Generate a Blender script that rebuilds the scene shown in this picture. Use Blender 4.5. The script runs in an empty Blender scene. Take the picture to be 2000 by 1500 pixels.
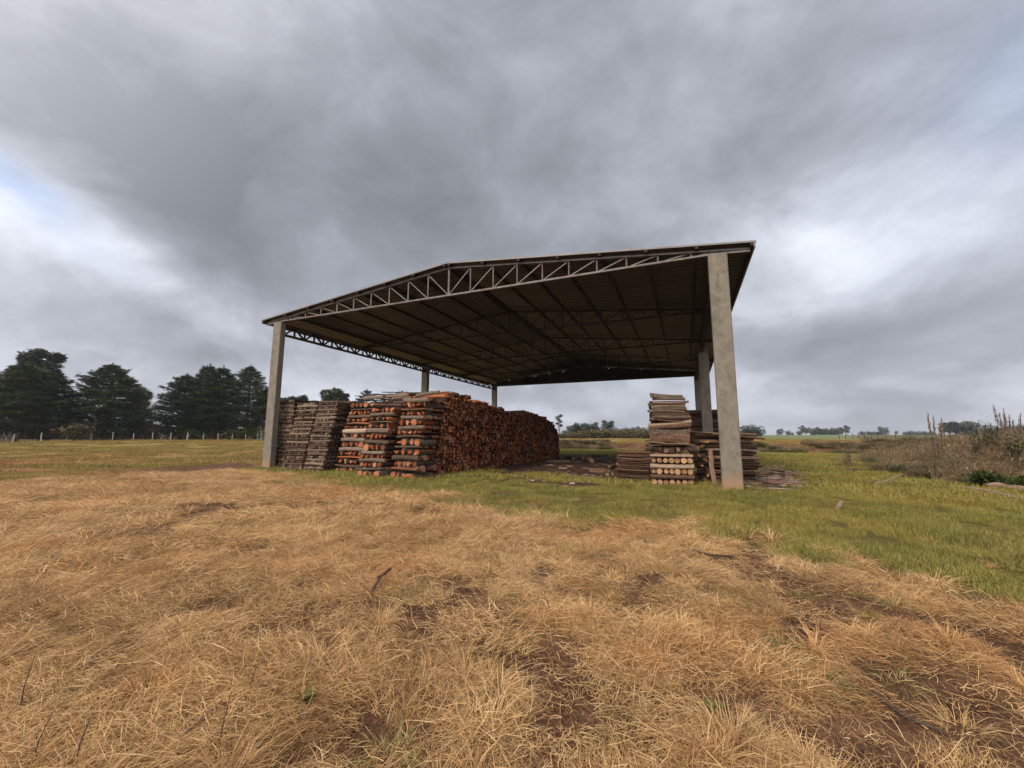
import bpy, math, random
import numpy as np
from mathutils import Vector, noise
R = math.radians
rnd = random.Random(7)
rng = np.random.default_rng(7)
scene = bpy.context.scene
COL = scene.collection

# ------------------------------------------------------------------ camera
F_PX, PITCH, ROLL, EYE = 793.6, 0.1333, 0.0031, 1.6
cam = bpy.data.cameras.new('camera'); camo = bpy.data.objects.new('camera', cam); COL.objects.link(camo)
cam.sensor_width = 36; cam.lens = 36 * F_PX / 2000; cam.clip_start = 0.05; cam.clip_end = 12000
camo.location = (0, 0, EYE); camo.rotation_mode = 'XYZ'
camo.rotation_euler = (math.pi / 2 + PITCH, 0, 0)
from mathutils import Matrix
camo.matrix_world = Matrix.Translation((0, 0, EYE)) @ Matrix.Rotation(math.pi / 2 + PITCH, 4, 'X') @ Matrix.Rotation(ROLL, 4, 'Z')
scene.camera = camo

def ray(u, v):
    du, dv = u - 1000, v - 750
    c, s = math.cos(ROLL), math.sin(ROLL)
    x, y = du * c + dv * s, -du * s + dv * c
    d = (x / F_PX, 1, -y / F_PX); cp, sp = math.cos(PITCH), math.sin(PITCH)
    return Vector((d[0], d[1] * cp - d[2] * sp, d[1] * sp + d[2] * cp))
def at(u, Y):                      # x on the ground for bearing u at depth Y
    d = ray(u, 856); return d.x / d.y * Y
def gp(u, v, z=0.0):
    d = ray(u, v); k = (z - EYE) / d.z
    return (d.x * k, d.y * k)

# ------------------------------------------------------------------ render / light
scene.view_settings.view_transform = 'Standard'; scene.view_settings.look = 'None'
scene.view_settings.gamma = 1.0; scene.view_settings.exposure = 0.80
SUN_DIR = Vector((-0.55, -0.62, 0.60)).normalized()          # towards the sun: behind and left of the camera
sun = bpy.data.lights.new('sun', 'SUN'); suno = bpy.data.objects.new('sun', sun); COL.objects.link(suno)
sun.energy = 1.5; sun.angle = R(10); sun.color = (1.0, 0.86, 0.68)
suno.rotation_euler = SUN_DIR.to_track_quat('Z', 'Y').to_euler()

world = bpy.data.worlds.new('World'); scene.world = world; world.use_nodes = True
wt = world.node_tree; wt.nodes.clear()
class NB:
    """tiny node-graph builder"""
    def __init__(s, t): s.t = t
    def n(s, typ, **kw):
        o = s.t.nodes.new(typ)
        for k, v in kw.items(): setattr(o, k, v)
        return o
    def put(s, sock, v):
        if isinstance(v, bpy.types.NodeSocket): s.t.links.new(v, sock)
        else: sock.default_value = v
    def math(s, op, a, b=None, c=None, clamp=False):
        m = s.n('ShaderNodeMath', operation=op, use_clamp=clamp); s.put(m.inputs[0], a)
        if b is not None: s.put(m.inputs[1], b)
        if c is not None: s.put(m.inputs[2], c)
        return m.outputs[0]
    def vmath(s, op, a, b=None, scale=None):
        m = s.n('ShaderNodeVectorMath', operation=op); s.put(m.inputs[0], a)
        if b is not None: s.put(m.inputs[1], b)
        if scale is not None: s.put(m.inputs['Scale'], scale)
        return m.outputs['Value'] if op in ('DOT_PRODUCT', 'LENGTH') else m.outputs[0]
    def noise(s, vec, scale, detail=4, rough=0.55, dist=0.0, out='Fac'):
        m = s.n('ShaderNodeTexNoise'); s.put(m.inputs['Vector'], vec)
        m.inputs['Scale'].default_value = scale; m.inputs['Detail'].default_value = detail
        m.inputs['Roughness'].default_value = rough; m.inputs['Distortion'].default_value = dist
        return m.outputs[out]
    def ramp(s, fac, stops, interp='LINEAR'):
        m = s.n('ShaderNodeValToRGB'); s.put(m.inputs[0], fac); m.color_ramp.interpolation = interp
        e = m.color_ramp.elements
        while len(e) < len(stops): e.new(0.5)
        for i, (p, c) in enumerate(stops):
            e[i].position = p; e[i].color = (c, c, c, 1) if isinstance(c, (int, float)) else (*c[:3], 1)
        return m.outputs[0]
    def mix(s, fac, a, b, mode='MIX'):
        m = s.n('ShaderNodeMix', data_type='RGBA', blend_type=mode)
        s.put(m.inputs['Factor'], fac)
        for k, v in ((6, a), (7, b)):
            if isinstance(v, tuple): v = (*v[:3], 1)
            s.put(m.inputs[k], v)
        return m.outputs[2]
    def maprange(s, v, a, b, c=0.0, d=1.0, smooth=False):
        m = s.n('ShaderNodeMapRange'); s.put(m.inputs[0], v)
        if smooth: m.interpolation_type = 'SMOOTHSTEP'
        for i, x in enumerate((a, b, c, d)): m.inputs[i + 1].default_value = x
        return m.outputs[0]

w = NB(wt)
sky = w.n('ShaderNodeTexSky', sky_type='NISHITA', sun_disc=False)
sky.sun_elevation = math.asin(SUN_DIR.z); sky.sun_rotation = math.atan2(SUN_DIR.x, SUN_DIR.y)
sky.air_density = 1.0; sky.dust_density = 1.5; sky.ozone_density = 1.5
tc = w.n('ShaderNodeTexCoord').outputs['Generated']
D = w.vmath('NORMALIZE', tc)
sep = w.n('ShaderNodeSeparateXYZ'); w.put(sep.inputs[0], D)
dx, dy, dz = sep.outputs
zz = w.math('ADD', w.math('MAXIMUM', dz, 0.0), 0.13)
cp = w.n('ShaderNodeCombineXYZ'); w.put(cp.inputs[0], w.math('DIVIDE', dx, zz)); w.put(cp.inputs[1], w.math('DIVIDE', dy, zz))
P = cp.outputs[0]
n_big = w.noise(P, 0.5, 2, 0.5, 0.0)
Q = w.vmath('MULTIPLY', D, (1.0, 1.0, 1.7))
n_mid = w.noise(w.vmath('ADD', Q, (13.1, 4.2, 0)), 2.1, 9, 0.58, 0.55)
n_warp = w.noise(w.vmath('ADD', Q, (3.7, 9.2, 0)), 2.6, 6, 0.55, 0.0, 'Color')
DW = w.vmath('NORMALIZE', w.vmath('ADD', D, w.vmath('SCALE', w.vmath('SUBTRACT', n_warp, (0.5, 0.5, 0.5)), scale=0.30)))
def blob(u, v, rad_px, aspect=1.0, tilt=0.0, warp=DW):
    """smooth patch of cloud round one direction of the sky (elliptical in azimuth / elevation)"""
    c = ray(u, v).normalized()
    rt = Vector((c.y, -c.x, 0)).normalized(); up = rt.cross(c)
    a = rt * math.cos(tilt) + up * math.sin(tilt); b = -rt * math.sin(tilt) + up * math.cos(tilt)
    k = 1.0 / (rad_px / F_PX)
    x = w.math('MULTIPLY', w.vmath('DOT_PRODUCT', warp, tuple(a)), k / aspect)
    y = w.math('MULTIPLY', w.vmath('DOT_PRODUCT', warp, tuple(b)), k)
    r2 = w.math('ADD', w.math('MULTIPLY', x, x), w.math('MULTIPLY', y, y))
    front = w.math('GREATER_THAN', w.vmath('DOT_PRODUCT', warp, tuple(c)), 0.0)
    return w.math('MULTIPLY', w.math('EXPONENT', w.math('MULTIPLY', r2, -1.0)), front)
#            u     v    rad asp  tilt   amount
BLOBS = [ (250,  330, 160, 2.6, -0.10, -0.30),   # dark shelf, left
          (850,  430, 130, 2.6, -0.25, -0.22),   # dark shelf over the shed
          (900,  120, 200, 2.2,  0.00, -0.04),
          (60,   40,  200, 1.6,  0.00, -0.10),
          (1500, 130, 150, 2.5,  0.00, -0.08),
          (1400, 390, 110, 3.0,  0.10, -0.02),
          (1760, 340, 170, 1.7,  0.25,  0.24),   # light break, right
          (90,   500, 80,  1.9, -0.35,  0.13),   # bright edge, left
          (330,  560, 130, 2.4, -0.1,   0.12),
          (1750, 450, 100, 2.5,  0.00,  0.06),
          (1900, 640, 60,  3.5,  0.00, -0.10),
          (1600, 760, 40,  5.0,  0.00, -0.06),
          (100,  640, 60,  2.5,  0.00, -0.04),
          (700,  760, 60,  5.0,  0.00,  0.12),
          (1200, 780, 45,  5.0,  0.00,  0.14),
          (230,  500, 45,  2.6, -0.15,  0.14), (420, 610, 40, 2.6, 0.0, 0.13), (150, 590, 40, 2.4, 0.0, -0.14), (330, 680, 35, 3.0, 0, -0.10), (640, 470, 50, 2.0, -0.2, 0.06),
          (1600, 520, 50, 2.6, 0.1, 0.12), (1850, 700, 40, 3.0, 0, 0.12), (1620, 640, 40, 3.0, 0, -0.12), (1850, 790, 25, 4.0, 0, -0.14), (1500, 700, 35, 2.5, 0, 0.10),
          (1850, 560, 60,  3.0,  0.00,  0.06) ]
acc = w.math('MULTIPLY_ADD', n_big, 0.5, 0.5 - 0.25)
acc = w.math('MULTIPLY_ADD', w.math('SUBTRACT', n_mid, 0.5), 0.95, acc)
n_fine = w.noise(w.vmath('ADD', Q, (1.1, 7.7, 2.0)), 5.5, 8, 0.6, 0.5)
acc = w.math('MULTIPLY_ADD', w.math('SUBTRACT', n_fine, 0.5), 0.46, acc)
for (u, v, rad, asp, tl, amt) in BLOBS:
    acc = w.math('MULTIPLY_ADD', blob(u, v, rad, asp, tl), amt, acc)
K = 10.0
acc = w.math('ADD', acc, w.maprange(dz, 0.02, 0.30, 0.10, 0.0, True))
def kc(c): return tuple(x * 1.0 for x in c)
cl = w.ramp(acc, [(0.10, (0.128, 0.138, 0.158)), (0.34, (0.185, 0.196, 0.224)), (0.55, (0.262, 0.277, 0.315)),
                  (0.74, (0.385, 0.405, 0.455)), (0.93, (0.53, 0.555, 0.61))])
# thin places where the blue above shows
blue = w.math('ADD', w.math('MULTIPLY', blob(20, 410, 26, 2.6, -0.45), 0.55), w.math('MULTIPLY', blob(1985, 170, 80, 1.3, 0.8), 0.32), clamp=True)
blue = w.math('ADD', blue, w.math('MULTIPLY', blob(1990, 110, 200, 1.0, 0), 0.05), clamp=True)
clouds = w.vmath('SCALE', cl, scale=K)
lift = w.mix(blue, clouds, w.vmath('ADD', w.vmath('SCALE', sky.outputs[0], scale=0.5), (0.9, 1.2, 1.9)))
# brighter, warmer sky added behind the camera, on the sun's side, to light the grass
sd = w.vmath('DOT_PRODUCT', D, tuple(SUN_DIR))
added_glow = w.maprange(sd, 0.0, 1.0, 1.0, 4.6, True)
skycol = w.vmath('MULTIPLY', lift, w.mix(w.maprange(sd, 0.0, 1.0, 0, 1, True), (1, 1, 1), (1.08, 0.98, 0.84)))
skycol = w.vmath('SCALE', skycol, scale=added_glow)
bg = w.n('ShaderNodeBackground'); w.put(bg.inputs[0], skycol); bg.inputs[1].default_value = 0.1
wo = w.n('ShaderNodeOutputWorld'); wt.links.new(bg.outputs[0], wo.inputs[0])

# ------------------------------------------------------------------ helpers
def tag(o, label=None, cat=None, group=None, kind=None):
    if label: o['label'] = label
    if cat: o['category'] = cat
    if group: o['group'] = group
    if kind: o['kind'] = kind
    return o
def empty(name, loc=(0, 0, 0), rz=0.0, parent=None):
    o = bpy.data.objects.new(name, None); COL.objects.link(o); o.location = loc; o.rotation_euler = (0, 0, rz)
    o.empty_display_size = 0.2; o.parent = parent; return o
def mesh_np(name, V, groups, mats=(), smooth=False, uniq=None):
    """V (n,3); groups: list of (faces array (m,k), material index or array, tone array or None)"""
    me = bpy.data.meshes.new(name); V = np.asarray(V, np.float32)
    me.vertices.add(len(V)); me.vertices.foreach_set('co', V.ravel())
    groups = [(np.asarray(f, np.int32), m, t) for f, m, t in groups if len(f)]
    sizes = np.concatenate([np.full(len(f), f.shape[1], np.int32) for f, m, t in groups])
    me.loops.add(int(sizes.sum())); me.loops.foreach_set('vertex_index', np.concatenate([f.ravel() for f, m, t in groups]))
    st = np.concatenate([[0], np.cumsum(sizes)[:-1]]).astype(np.int32)
    me.polygons.add(len(sizes)); me.polygons.foreach_set('loop_start', st)
    mi = np.concatenate([np.full(len(f), m, np.int32) if np.isscalar(m) else np.asarray(m, np.int32) for f, m, t in groups])
    tn = np.concatenate([np.full(len(f), 0.5, np.float32) if t is None else np.asarray(t, np.float32) for f, m, t in groups])
    for m in mats: me.materials.append(m)
    me.polygons.foreach_set('material_index', mi)
    a = me.attributes.new('tone', 'FLOAT', 'FACE'); a.data.foreach_set('value', tn)
    if smooth: me.polygons.foreach_set('use_smooth', np.ones(len(sizes), bool))
    me.update(calc_edges=True); me.validate()
    return me
def link(name, me, parent=None, loc=None, rot=None):
    o = bpy.data.objects.new(name, me); COL.objects.link(o)
    if parent is not None: o.parent = parent
    if loc is not None: o.location = loc
    if rot is not None: o.rotation_euler = rot
    return o
class MB:
    def __init__(s): s.v = []; s.f = []; s.m = []; s.t = []
    def add(s, vs, fs, m=0, t=0.5):
        b = len(s.v); s.v += [tuple(x) for x in vs]; s.f += [tuple(b + i for i in f) for f in fs]; s.m += [m] * len(fs); s.t += [t] * len(fs)
    def box(s, a, b, m=0, t=0.5):
        x0, y0, z0 = a; x1, y1, z1 = b
        s.add([(x0,y0,z0),(x1,y0,z0),(x1,y1,z0),(x0,y1,z0),(x0,y0,z1),(x1,y0,z1),(x1,y1,z1),(x0,y1,z1)],
              [(0,3,2,1),(4,5,6,7),(0,1,5,4),(1,2,6,5),(2,3,7,6),(3,0,4,7)], m, t)
    def bar(s, p, q, wd, hg, m=0, up=(0, 0, 1), t=0.5):
        p, q = Vector(p), Vector(q); d = (q - p).normalized(); u = Vector(up)
        if abs(d.dot(u)) > 0.98: u = Vector((0, 1, 0))
        r = d.cross(u).normalized(); u = r.cross(d)
        c = [(-1,-1),(1,-1),(1,1),(-1,1)]
        vs = [p + r * a * wd / 2 + u * b * hg / 2 for a, b in c] + [q + r * a * wd / 2 + u * b * hg / 2 for a, b in c]
        s.add(vs, [(3,2,1,0),(4,5,6,7),(0,1,5,4),(1,2,6,5),(2,3,7,6),(3,0,4,7)], m, t)
    def tube(s, pts, radii, k=7, m=0, mend=None, jit=0.0, t=0.5):
        pts = [Vector(p) for p in pts]; n = len(pts); b = len(s.v); ph = rnd.random() * 6
        prof = [1 + jit * (rnd.random() - 0.5) * 2 for _ in range(k)]
        for i, p in enumerate(pts):
            d = (pts[min(i + 1, n - 1)] - pts[max(i - 1, 0)]).normalized()
            u = Vector((0, 0, 1)) if abs(d.z) < 0.9 else Vector((1, 0, 0))
            r = d.cross(u).normalized(); u = r.cross(d)
            for j in range(k):
                a = ph + 2 * math.pi * j / k; q = radii[i] * prof[j] * (1 + jit * (rnd.random() - 0.5))
                s.v.append(tuple(p + (r * math.cos(a) + u * math.sin(a)) * q))
        for i in range(n - 1):
            for j in range(k):
                s.f.append((b + i*k + j, b + i*k + (j+1) % k, b + (i+1)*k + (j+1) % k, b + (i+1)*k + j)); s.m.append(m); s.t.append(t)
        for i0, rev in ((0, True), (n - 1, False)):
            f = [b + i0*k + j for j in range(k)]; s.f.append(tuple(f[::-1] if rev else f)); s.m.append(m if mend is None else mend); s.t.append(t)
    def mesh(s, name, mats, smooth=False):
        me = bpy.data.meshes.new(name); me.from_pydata(s.v, [], s.f)
        for m in mats: me.materials.append(m)
        me.polygons.foreach_set('material_index', s.m)
        a = me.attributes.new('tone', 'FLOAT', 'FACE'); a.data.foreach_set('value', s.t)
        if smooth:
            me.polygons.foreach_set('use_smooth', [len(f) <= 4 for f in s.f])
        me.update(); return me

# ------------------------------------------------------------------ materials
def new_mat(name, rough=0.8, spec=0.2):
    m = bpy.data.materials.new(name); m.use_nodes = True; t = m.node_tree; t.nodes.clear()
    b = NB(t); bs = b.n('ShaderNodeBsdfPrincipled'); out = b.n('ShaderNodeOutputMaterial'); t.links.new(bs.outputs[0], out.inputs[0])
    bs.inputs['Roughness'].default_value = rough; bs.inputs['Specular IOR Level'].default_value = spec
    return m, b, bs, out
def objco(b): return b.n('ShaderNodeTexCoord').outputs['Object']
def wpos(b): return b.n('ShaderNodeNewGeometry').outputs['Position']
def tone(b): return b.n('ShaderNodeAttribute', attribute_name='tone').outputs['Fac']
def orand(b): return b.n('ShaderNodeObjectInfo').outputs['Random']
def bump(b, bs, h, strength=0.3, dist=0.02):
    m = b.n('ShaderNodeBump'); m.inputs['Strength'].default_value = strength; m.inputs['Distance'].default_value = dist
    b.put(m.inputs['Height'], h); b.put(bs.inputs['Normal'], m.outputs[0])
def blade_mat(name, ramp_stops, patch=None, transl=0.25, world_scale=0.35, patch_amt=1.0):
    """leaf blades: tone per blade, colour drifting from place to place; patch = list of (noise scale, threshold lo, hi, colour)"""
    m, b, bs, out = new_mat(name, 0.65, 0.25)
    pos = wpos(b)
    f = b.math('ADD', b.math('MULTIPLY', tone(b), 0.62), b.math('MULTIPLY', b.noise(pos, world_scale, 3, 0.6), 0.38))
    f = b.math('ADD', f, b.math('MULTIPLY', b.math('SUBTRACT', orand(b), 0.5), 0.22))
    c = b.ramp(f, ramp_stops)
    for k, (sc, lo, hi, col, amt) in enumerate(patch or []):
        nz = b.noise(b.vmath('ADD', pos, (17.3 * (k + 1), 5.1 * k, 0)), sc, 3, 0.55)
        c = b.mix(b.math('MULTIPLY', b.maprange(nz, lo, hi, 0, amt), b.maprange(tone(b), 0.0, 0.9, 1.0, 0.45)), c, col)
    b.put(bs.inputs['Base Color'], c)
    tr = b.n('ShaderNodeBsdfTranslucent'); b.put(tr.inputs[0], c)
    mx = b.n('ShaderNodeMixShader'); mx.inputs[0].default_value = transl
    b.t.links.new(bs.outputs[0], mx.inputs[1]); b.t.links.new(tr.outputs[0], mx.inputs[2]); b.t.links.new(mx.outputs[0], out.inputs[0])
    return m
M_dry = blade_mat('dry_blades', [(0.16, (0.07, 0.037, 0.018)), (0.34, (0.29, 0.16, 0.066)), (0.55, (0.56, 0.345, 0.15)), (0.85, (0.84, 0.62, 0.345))],
                  [(0.45, 0.54, 0.68, (0.52, 0.25, 0.095), 0.5), (0.9, 0.58, 0.70, (0.20, 0.17, 0.07), 0.75), (0.22, 0.55, 0.72, (0.60, 0.44, 0.26), 0.5)])
M_green = blade_mat('green_blades', [(0.1, (0.04, 0.038, 0.012)), (0.4, (0.165, 0.155, 0.034)), (0.7, (0.31, 0.275, 0.07)), (0.95, (0.48, 0.37, 0.13))],
                  [(0.3, 0.48, 0.62, (0.33, 0.25, 0.055), 0.7), (0.5, 0.54, 0.68, (0.24, 0.13, 0.05), 0.7), (0.8, 0.56, 0.7, (0.09, 0.09, 0.025), 0.6)], 0.25)
M_field = blade_mat('field_blades', [(0.1, (0.075, 0.052, 0.018)), (0.4, (0.21, 0.155, 0.042)), (0.7, (0.30, 0.235, 0.065)), (0.95, (0.42, 0.32, 0.14))],
                  [(0.10, 0.53, 0.62, (0.29, 0.135, 0.05), 0.75), (0.25, 0.55, 0.7, (0.11, 0.11, 0.03), 0.5)], 0.25, 0.12)
M_weed = blade_mat('weed_stems', [(0.1, (0.04, 0.028, 0.018)), (0.4, (0.17, 0.12, 0.068)), (0.7, (0.31, 0.225, 0.13)), (0.95, (0.50, 0.39, 0.25))],
                  [(0.35, 0.52, 0.64, (0.24, 0.11, 0.05), 0.4), (0.5, 0.52, 0.66, (0.09, 0.10, 0.035), 0.7)], 0.2, 0.2)
M_leafy = blade_mat('leafy_green', [(0.1, (0.02, 0.03, 0.008)), (0.5, (0.06, 0.085, 0.018)), (0.9, (0.16, 0.19, 0.04))], None, 0.25)
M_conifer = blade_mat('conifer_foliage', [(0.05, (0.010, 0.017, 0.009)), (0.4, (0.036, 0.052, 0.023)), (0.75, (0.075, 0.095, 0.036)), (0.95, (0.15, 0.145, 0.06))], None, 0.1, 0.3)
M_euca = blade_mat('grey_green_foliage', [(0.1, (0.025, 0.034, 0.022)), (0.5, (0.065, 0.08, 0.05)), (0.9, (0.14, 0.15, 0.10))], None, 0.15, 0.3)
M_fartree = blade_mat('far_foliage', [(0.1, (0.035, 0.045, 0.04)), (0.5, (0.075, 0.09, 0.07)), (0.9, (0.14, 0.155, 0.12))], None, 0.1, 0.05)
M_scrub = blade_mat('scrub_foliage', [(0.1, (0.03, 0.03, 0.012)), (0.5, (0.085, 0.075, 0.035)), (0.9, (0.19, 0.15, 0.08))], [(0.12, 0.5, 0.65, (0.16, 0.09, 0.04), 0.6)], 0.15, 0.1)
M_twig = blade_mat('bare_twigs', [(0.1, (0.05, 0.045, 0.04)), (0.5, (0.11, 0.10, 0.09)), (0.9, (0.2, 0.185, 0.165))], None, 0.0)
M_plume = blade_mat('plume_heads', [(0.1, (0.10, 0.06, 0.045)), (0.5, (0.22, 0.14, 0.10)), (0.9, (0.38, 0.28, 0.21))], None, 0.2)

def bark_mat(name, dark, mid, light, sx=2.0, lt=0.5):
    m, b, bs, out = new_mat(name, 0.9, 0.15)
    p = objco(b); t = tone(b)
    mp = b.n('ShaderNodeMapping'); b.put(mp.inputs[0], b.vmath('ADD', p, b.vmath('SCALE', (7.0, 3.0, 5.0), scale=t))); mp.inputs['Scale'].default_value = (1, 1, 1)
    n1 = b.noise(mp.outputs[0], 9, 5, 0.65, 0.6); n2 = b.noise(mp.outputs[0], 45, 3, 0.6)
    f = b.math('ADD', b.math('ADD', b.math('MULTIPLY', n1, 0.45), b.math('MULTIPLY', n2, 0.18)), b.math('MULTIPLY', t, 0.42))
    b.put(bs.inputs['Base Color'], b.ramp(f, [(0.25, dark), (0.5, mid), (0.8, light)]))
    bump(b, bs, b.math('ADD', n1, b.math('MULTIPLY', n2, 0.5)), 0.6, 0.015)
    return m
def end_mat(name, stops, ring=True):
    m, b, bs, out = new_mat(name, 0.85, 0.15)
    p = objco(b); t = tone(b)
    mp = b.n('ShaderNodeMapping'); b.put(mp.inputs[0], b.vmath('ADD', p, b.vmath('SCALE', (3.0, 9.0, 5.0), scale=t))); mp.inputs['Scale'].default_value = (0.25, 1, 1)
    n1 = b.noise(mp.outputs[0], 22, 5, 0.65, 0.5); n2 = b.noise(mp.outputs[0], 80, 2, 0.6)
    f = b.math('ADD', b.math('MULTIPLY', t, 0.62), b.math('ADD', b.math('MULTIPLY', n1, 0.30), b.math('MULTIPLY', n2, 0.12)))
    b.put(bs.inputs['Base Color'], b.ramp(f, stops)); bump(b, bs, n2, 0.4, 0.006)
    return m
B_grey = bark_mat('grey_bark', (0.022, 0.015, 0.011), (0.075, 0.05, 0.036), (0.22, 0.175, 0.14))
B_dark = bark_mat('dark_thin_bark', (0.018, 0.011, 0.008), (0.07, 0.045, 0.032), (0.24, 0.175, 0.13))
B_brown = bark_mat('brown_bark', (0.024, 0.014, 0.010), (0.105, 0.057, 0.038), (0.27, 0.17, 0.12))
B_pale = bark_mat('pale_stripped_wood', (0.085, 0.052, 0.036), (0.215, 0.145, 0.10), (0.44, 0.345, 0.27))
B_black = bark_mat('blackened_bark', (0.02, 0.016, 0.014), (0.06, 0.045, 0.036), (0.16, 0.12, 0.10))
W_orange = end_mat('orange_split_wood', [(0.15, (0.05, 0.018, 0.010)), (0.42, (0.18, 0.052, 0.021)), (0.66, (0.33, 0.105, 0.042)), (0.95, (0.46, 0.21, 0.11))])
W_tan = end_mat('tan_cut_wood', [(0.15, (0.075, 0.038, 0.022)), (0.5, (0.235, 0.125, 0.062)), (0.9, (0.42, 0.255, 0.14))])
W_dull = end_mat('dull_cut_wood', [(0.15, (0.05, 0.03, 0.02)), (0.5, (0.16, 0.085, 0.05)), (0.9, (0.30, 0.17, 0.11))])
W_thin = end_mat('thin_log_ends', [(0.15, (0.03, 0.018, 0.012)), (0.5, (0.11, 0.07, 0.048)), (0.9, (0.30, 0.21, 0.15))])
B_trunk = bark_mat('tree_trunk_bark', (0.03, 0.025, 0.02), (0.08, 0.065, 0.05), (0.18, 0.15, 0.12))
B_post = bark_mat('weathered_post', (0.14, 0.13, 0.12), (0.30, 0.28, 0.25), (0.5, 0.47, 0.43))
B_postdark = bark_mat('dark_post', (0.03, 0.026, 0.022), (0.07, 0.06, 0.05), (0.14, 0.12, 0.10))

def concrete():
    m, b, bs, out = new_mat('cast_concrete', 0.85, 0.25); p = objco(b)
    n1 = b.noise(p, 2.6, 6, 0.68, 0.3); n2 = b.noise(p, 28, 4, 0.65)
    mp = b.n('ShaderNodeMapping'); b.put(mp.inputs[0], p); mp.inputs['Scale'].default_value = (3.5, 3.5, 0.9); n3 = b.noise(mp.outputs[0], 1.3, 5, 0.65)
    f = b.math('ADD', b.math('ADD', b.math('MULTIPLY', n1, 0.5), b.math('MULTIPLY', n2, 0.3)), b.math('MULTIPLY', n3, 0.2))
    c = b.ramp(f, [(0.38, (0.098, 0.084, 0.066)), (0.48, (0.150, 0.132, 0.106)), (0.64, (0.215, 0.192, 0.158))])
    sp = b.n('ShaderNodeSeparateXYZ'); b.put(sp.inputs[0], p)
    splash = b.math('MULTIPLY', b.maprange(b.math('ADD', sp.outputs[2], b.math('MULTIPLY', n1, 0.5)), 0.3, 1.0, 1, 0, True), 0.65)
    c = b.mix(splash, c, (0.30, 0.17, 0.09))                       # red earth splashed on the foot
    vo = b.n('ShaderNodeTexVoronoi'); b.put(vo.inputs['Vector'], p); vo.inputs['Scale'].default_value = 16
    c = b.mix(b.math('MULTIPLY', b.maprange(vo.outputs['Distance'], 0.0, 0.12, 1, 0), b.maprange(n2, 0.5, 0.6, 0, 0.7)), c, (0.10, 0.085, 0.07))
    b.put(bs.inputs['Base Color'], c); bump(b, bs, n2, 0.35, 0.01); return m
M_conc = concrete()
def metal(name, base, rust, lo, hi, met=0.4, rough=0.5):
    m, b, bs, out = new_mat(name, rough, 0.4); p = wpos(b)
    n1 = b.noise(p, 3.5, 5, 0.65, 0.4); n2 = b.noise(p, 30, 3, 0.6)
    f = b.math('ADD', b.math('MULTIPLY', n1, 0.75), b.math('MULTIPLY', n2, 0.25))
    b.put(bs.inputs['Base Color'], b.mix(b.maprange(f, lo, hi), base, rust)); bs.inputs['Metallic'].default_value = met
    return m
M_galv = metal('galvanised_steel_rusting', (0.125, 0.122, 0.120), (0.095, 0.052, 0.036), 0.46, 0.60, 0.15, 0.55)
M_rusty = metal('red_primer_steel', (0.026, 0.015, 0.012), (0.05, 0.022, 0.014), 0.45, 0.65, 0.0, 0.7)
M_sheet = metal('roof_sheet', (0.070, 0.062, 0.066), (0.056, 0.042, 0.040), 0.45, 0.65, 0.7, 0.33)
M_top = metal('roof_sheet_edge', (0.15, 0.14, 0.125), (0.10, 0.075, 0.055), 0.5, 0.7, 0.2, 0.5)
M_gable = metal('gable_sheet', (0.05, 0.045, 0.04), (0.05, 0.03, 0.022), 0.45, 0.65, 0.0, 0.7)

# ------------------------------------------------------------------ shed frame of reference: s to the left along the front, t into the depth
TH, OX, OY = 0.4013, 6.6892, 13.1961
CT, ST = math.cos(TH), math.sin(TH)
def S(s, t, z=0.0): return Vector((OX - CT * s + ST * t, OY + ST * s + CT * t, z))
def st_of(x, y): X, Y = x - OX, y - OY; return (-CT * X + ST * Y, ST * X + CT * Y)
WID, BAY, HC = 20.84, 13.666, 7.84
shed_rot = math.pi - TH            # object x axis = +s ; then local y = -t

def sstep(a, b, x):
    k = min(1, max(0, (x - a) / (b - a))); return k * k * (3 - 2 * k)
def berm_n(x, y): return (x - 7.6) * 0.4 + (y - 61) * 0.916
def height(x, y):
    D_ = math.hypot(x, y)
    if D_ < 14 and False: return 0.0
    n = berm_n(x, y)
    wr = sstep(-12, 4, x)
    wob = noise.noise((x * 0.08, y * 0.08, 3.0)) * 2.0
    right = 1.05 * sstep(-1.0 + wob, 1.6 + wob, n) + 0.0115 * max(0, n - 4) * (1 if n < 420 else 0) + (0.0115 * 416 if n >= 420 else 0)
    left = 1.05 * sstep(24, 70, y) * (1 if y > 0 else 0) + 0.006 * max(0, min(n, 420) - 20)
    h = wr * right + (1 - wr) * left
    h += 0.35 * noise.noise((x * 0.03, y * 0.03, 0)) * sstep(30, 80, D_)
    if x > 8 and 8 < y < 50:                                   # low mound under the weeds on the right
        h += 0.45 * sstep(0, 5, mound_in(x, y))
    h += 0.035 * noise.noise((x * 0.9, y * 0.9, 1.0)) + 0.02 * noise.noise((x * 2.7, y * 2.7, 5.0)) if D_ < 60 else 0
    return h
# weeds edge (world): left/near border of the weedy mound
WE = [gp(1690, 893), gp(1700, 915), gp(1790, 935), gp(1880, 950), gp(2000, 965), gp(2300, 1000)]
def mound_in(x, y):
    """distance inside the weedy strip on the right (negative outside)"""
    best = -99
    d = 1e9
    inside = None
    for (x0, y0), (x1, y1) in zip(WE[:-1], WE[1:]):
        ex, ey = x1 - x0, y1 - y0; L2 = ex * ex + ey * ey; k = min(1, max(0, ((x - x0) * ex + (y - y0) * ey) / L2))
        qx, qy = x0 + ex * k, y0 + ey * k; dd = math.hypot(x - qx, y - qy)
        if dd < d:
            d = dd; nx, ny = -ey, ex                         # towards the far side
            inside = ((x - qx) * nx + (y - qy) * ny) > 0
    return d if inside else -d
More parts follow.
